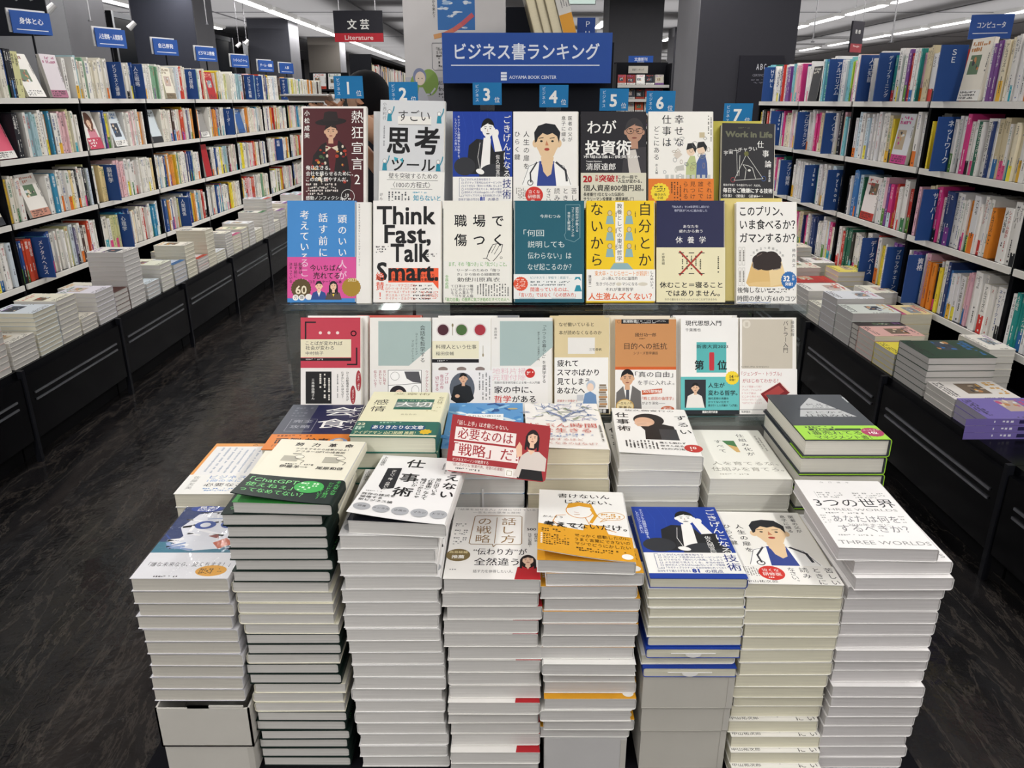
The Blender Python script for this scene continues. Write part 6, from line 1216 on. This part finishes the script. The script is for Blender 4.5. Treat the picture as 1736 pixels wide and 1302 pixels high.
# business aisle: (distance along, set back, width, depth, thickness, count, colour, words for the top one)
s = 2.3; cols = ['#e9e4ea', '#efeccf', '#eef0f2', '#f0eee6', '#ece9e0', '#dfe8f0', '#f2efdc', '#e9e4d8', '#e9e6f0', '#5a2f26', '#efede8', '#d6e2ea', '#e6e9d6', '#c6d0e0', '#f0ece0', '#e8dfe0', '#eeeade', '#e2e6ea', '#f0eddd']
plan = [9, 8, 11, 11, 6, 10, 9, 4, 7, 5, 12, 4, 6, 5, 9, 5, 10, 4, 9, 5, 6, 7, 5, 8, 12, 5, 6, 9, 4, 7, 12, 5, 8, 4, 6, 9, 5, 7]
r_ = random.Random(77)
for k, n in enumerate(plan):
    w = r_.choice((.13, .14, .15, .165)); t = r_.uniform(.017, .026); c = cols[k % len(cols)]
    if s + w > 9.1: break
    side_pile('L', s, XT['L'] + .012, w, .19, t, n, c, 200 + k, '%s cover topping the %s flat pile along the business drawers edge' % (cname(c), nth(k + 1)), '%s front pile on the business drawers' % nth(k + 1), page=r_.choice(('#dcd9d4', '#e6e2d0', '#d8d6d4')))
    if k % 2 == 0:
        c2 = cols[(k * 7 + 3) % len(cols)]; side_pile('L', s + .02, XT['L'] + .215, w, .185, t, max(2, min(4, n - 3)), c2, 300 + k, '%s cover topping the flat pile behind the %s one on business drawers' % (cname(c2), nth(k + 1)), 'pile behind the %s front pile on business drawers' % nth(k + 1))
    s += w + r_.uniform(.006, .03)
# computer aisle
spd = D(); spd.rect(0, 0, 100, 1300, '#7d6fb5'); spd.ell(50, 120, 34, 34, '#e9e6f2'); spd.rect(24, 260, 76, 560, '#2e2a52'); spd.fine(30, 640, 90, 5, 60, 40, '#efeefa')
side_pile('R', 2.26, 1.56, .18, .235, .024, 3, '#7f72ba', 501, 'purple-covered book with a small robot picture, nearest flat pile of the computer aisle', 'purple-covered pile of computer aisle', spine=1, page='#b9b4c8', spd=spd, photo=True)
side_pile('R', 2.446, 1.56, .18, .235, .022, 3, '#efebe6', 502, 'white book with cartoon picture, pile directly beyond the purple ones', 'cartoon-covered pile beyond the purple one')
side_pile('R', 2.64, 1.56, .22, .25, .025, 6, '#2f4a3a', 503, 'dark green book with a food photo, tall pile in computer aisle', 'pile under the dark green food-photo cover', page='#cfccc9', desc='pale-edged')
side_pile('R', 2.72, 1.825, .2, .1, .026, 6, '#f3efe6', 504, 'white book with orange picture, behind the dark green food photo pile', 'pile behind the dark green food-photo pile')
side_pile('R', 2.872, 1.56, .17, .21, .022, 4, '#f0e04c', 505, 'yellow and white book on the low pile past the food photo pile', 'low pile under the yellow and white cover')
side_pile('R', 3.05, 1.56, .15, .21, .022, 5, '#e6b8b0', 506, 'pink and black book on low pile past the yellow one', 'low pile under the pink and black cover')
side_pile('R', 3.206, 1.56, .06, .21, .022, 5, '#3a3434', 507, 'dark book with orange head on the low pile past the pink one', 'low pile under the orange-headed dark cover', desc='grey-edged')
side_pile('R', 3.27, 1.56, .165, .215, .037, 4, '#dfe6df', 508, 'pale green manual on the thick grey-sided pile of the computer aisle', 'thick grey-sided pile under the pale green manual', page='#cac7c6', desc='thick pale')
side_pile('R', 3.3, 1.79, .17, .14, .045, 3, '#ead9a4', 509, 'food-photo covered book behind the thick grey-sided pile', 'food-covered pile behind the thick grey-sided one', page='#e0dcc8')
side_pile('R', 3.445, 1.56, .16, .22, .034, 5, '#e9edf2', 510, 'blue and white manual beyond the thick grey-sided pile', 'pile just beyond the thick grey-sided one', page='#c9c6c6', desc='grey-sided')
side_pile('R', 3.612, 1.56, .15, .21, .022, 4, '#efeede', 511, 'cream book on the pile with yellow-marked spines', 'pile with yellow-marked spines', desc='cream')
side_pile('R', 3.772, 1.56, .18, .22, .026, 5, '#f0eee8', 512, 'white book with sketched cover on the pile before the yellow and red one', 'pile before the red and yellow one', page='#d2cfcc')
side_pile('R', 3.96, 1.56, .17, .22, .026, 5, '#b3332e', 513, 'red and yellow book among the piles of the computer aisle', 'pile under the red and yellow cover', page='#d2cfcc', desc='grey-edged')
for k, (s, n, c) in enumerate(((4.16, 7, '#e6e2d2'), (4.33, 6, '#dfe6ec'), (4.5, 8, '#e78fae'), (4.67, 6, '#f0eee6'), (4.84, 7, '#d8c79a'), (5.02, 5, '#e4e8ee'), (5.2, 7, '#efece2'), (5.38, 6, '#cdd9e2'), (5.56, 7, '#f0e9dc'), (5.74, 5, '#e2d4d6'))):
    side_pile('R', s, 1.56, .15, .21, .024, n, c, 520 + k, '%s book topping the %s pile past the red and yellow one, computer aisle' % (cname(c), nth(k + 1)), '%s pile past the red and yellow one' % nth(k + 1))
for k, (s, n, c) in enumerate(((3.62, 6, '#f0eedc'), (3.98, 7, '#e9d86a'), (4.35, 6, '#eceae6'), (4.7, 7, '#dfd6c4'))):
    side_pile('R', s, 1.79, .17, .14, .026, n, c, 540 + k, '%s book topping the %s pile along the back against computer shelves' % (cname(c), nth(k + 1)), '%s pile against the computer shelves' % nth(k + 1))

# ------------------------------------------------------------------ the person reading behind the stand
px, py, S = -.505, 3.5, .915
o = thing('person', 'person with dark hair in a black short-sleeved top, bending over an open white book', 'person', (px, py, 0), 0)
o.scale = (S, S, S)
def skin_body(name, pts, edges, mat, col, parent, root=0, sub=2):
    me = bpy.data.meshes.new(name); me.from_pydata([p[:3] for p in pts], edges, [])
    ob = bpy.data.objects.new(name, me); COL.objects.link(ob)
    md = ob.modifiers.new('s', 'SKIN'); md.use_smooth_shade = True; ob.modifiers.new('u', 'SUBSURF').levels = sub
    for i, p in enumerate(pts):
        v = me.skin_vertices[0].data[i]; v.radius = (p[3], p[4] if len(p) > 4 else p[3]); v.use_root = i == root
    dg = bpy.context.evaluated_depsgraph_get(); ev = ob.evaluated_get(dg); m2 = bpy.data.meshes.new_from_object(ev)
    ob.modifiers.clear(); ob.data = m2; m2.name = name; m2.materials.clear(); m2.materials.append(MATS[mat])
    a = m2.color_attributes.new('col', 'FLOAT_COLOR', 'CORNER'); a.data.foreach_set('color', np.tile(np.array([*C(col), 1], dtype=np.float32), len(m2.loops)))
    m2.polygons.foreach_set('use_smooth', np.ones(len(m2.polygons), dtype=bool)); ob.parent = parent
    return ob
# facing -x and bent forward: pelvis 0, spine, neck, head; x forward is negative
B = [(.16, 0, .93, .13, .15), (.14, 0, 1.1, .12, .15), (.07, 0, 1.28, .125, .17), (-.01, 0, 1.4, .1, .15), (-.07, 0, 1.45, .055, .055), (-.13, -.0, 1.5, .075, .07), (-.16, -.0, 1.56, .082, .076), (-.15, 0, 1.61, .06, .06),
     (.16, .09, .9, .09), (.12, .1, .5, .06), (.15, .1, .1, .042), (.06, .1, .04, .04), (.16, -.09, .9, .09), (.12, -.1, .5, .06), (.15, -.1, .1, .042), (.06, -.1, .04, .04),
     (-.0, .18, 1.37, .055), (-.06, .23, 1.14, .045), (-.22, .13, 1.38, .032), (-.265, .085, 1.5, .03),
     (-.0, -.18, 1.37, .055), (-.11, -.27, 1.47, .046), (-.22, -.15, 1.5, .034), (-.265, -.085, 1.5, .03)]
E_ = [(0, 1), (1, 2), (2, 3), (3, 4), (4, 5), (5, 6), (6, 7), (0, 8), (8, 9), (9, 10), (10, 11), (0, 12), (12, 13), (13, 14), (14, 15), (3, 16), (16, 17), (17, 18), (18, 19), (3, 20), (20, 21), (21, 22), (22, 23)]
skin_body('body', B, E_, 'skin', '#d8a888', o)
T = [(.17, 0, .96, .145, .165), (.15, 0, 1.1, .135, .17), (.075, 0, 1.285, .142, .19), (0, 0, 1.395, .115, .17), (-.045, 0, 1.43, .07, .08), (0, .17, 1.375, .075), (-.035, .215, 1.25, .064), (0, -.17, 1.375, .075), (-.045, -.225, 1.415, .068)]
skin_body('black_top', T, [(0, 1), (1, 2), (2, 3), (3, 4), (3, 5), (5, 6), (3, 7), (7, 8)], 'cloth', '#131419', o, 0, 3)
TR = [(.16, 0, .93, .15, .165), (.16, .092, .86, .105), (.125, .1, .5, .078), (.15, .1, .1, .06), (.16, -.092, .86, .105), (.125, -.1, .5, .078), (.15, -.1, .1, .06)]
skin_body('trousers', TR, [(0, 1), (1, 2), (2, 3), (0, 4), (4, 5), (5, 6)], 'cloth', '#23252e', o)
for sg in (-1, 1): skin_body('shoe', [(.17, sg * .1, .04, .045, .04), (.08, sg * .1, .035, .045, .035), (.0, sg * .1, .03, .035, .03)], [(0, 1), (1, 2)], 'plain_solid', '#2a2a2e', o)
hb_, hv, hf = MB(), [], []
for i in range(13):
    for k in range(20):
        th, ph = pi * i / 12, 2 * pi * k / 20; q = Vector((.112 * sin(th) * cos(ph), .092 * sin(th) * sin(ph), .115 * cos(th)))
        if q.x < -.02 and q.z < .045: q.x = -.02 - (q.x + .02) * -.35      # open at the face
        hv.append((q.x - .125, q.y, q.z + 1.575))
for i in range(12):
    for k in range(20): a, b = i * 20 + k, i * 20 + (k + 1) % 20; hf.append((a, a + 20, b + 20, b))
hb_.add(hv, hf, '#121216', 'cloth'); _h = hb_.build('hair', o); _h.data.polygons.foreach_set('use_smooth', np.ones(len(_h.data.polygons), dtype=bool))
f = MB()
for sg in (-1, 1):
    f.tube((-.236, sg * .03, 1.562), (-.241, sg * .03, 1.561), .009, '#1d1816', 'plain_solid'); f.tube((-.235, sg * .045, 1.577), (-.241, sg * .016, 1.578), .0035, '#1d1816', 'plain_solid')
f.tube((-.234, 0, 1.56), (-.258, 0, 1.532), .007, '#d39f80', 'skin', r2=.012); f.tube((-.226, -.02, 1.5), (-.226, .02, 1.5), .006, '#9a5348', 'skin')
for sg in (-1, 1): f.tube((-.15, sg * .078, 1.55), (-.14, sg * .09, 1.56), .018, '#d39f80', 'skin', r2=.024)
f.build('face', o)
for sg in (-1, 1):      # hands under the book: palm and five bent fingers
    y = sg * .08; hp = [(-.265, y, 1.51, .026, .018), (-.31, y * .95, 1.522, .03, .014)]; he = [(0, 1)]
    for k in range(4):
        i = len(hp); yy = y * .95 + (k - 1.5) * .017; l = (.03, .036, .034, .026)[k]; hp += [(-.327, yy, 1.524, .0085), (-.327 - l, yy, 1.531, .008), (-.34 - l, yy, 1.544, .0068)]; he += [(1, i), (i, i + 1), (i + 1, i + 2)]
    i = len(hp); hp += [(-.29, y - sg * .034, 1.54, .01), (-.313, y - sg * .044, 1.556, .009)]; he += [(0, i), (i, i + 1)]
    skin_body('hand', hp, he, 'skin', '#d8a888', o)
o = thing('open_book', 'open white book held by the person behind the acrylic stand', 'book', (px - .352, py, 1.422))
for sg in (-1, 1):
    m = MB(); vs = []
    for i in range(7):
        q = i / 6; z = .016 * math.sin(pi * min(1, q * 1.3)) ** .8 * (1 - q * .5) + .02 * q
        for x in (-.095, .095): vs += [(x, sg * q * .13, z + .0), (x, sg * q * .13, z + .008 * (1 - q * .3))]
    fs = []
    for i in range(6): k = i * 4; fs += [(k + 1, k + 3, k + 7, k + 5), (k, k + 4, k + 6, k + 2), (k, k + 1, k + 5, k + 4), (k + 2, k + 6, k + 7, k + 3)]
    m.add(vs, fs + [(0, 2, 3, 1), (24, 25, 27, 26)], '#ecebe8', 'page_edges'); m.build('page_half', o)
bpy.data.objects.remove(_to); bpy.data.curves.remove(_tc)
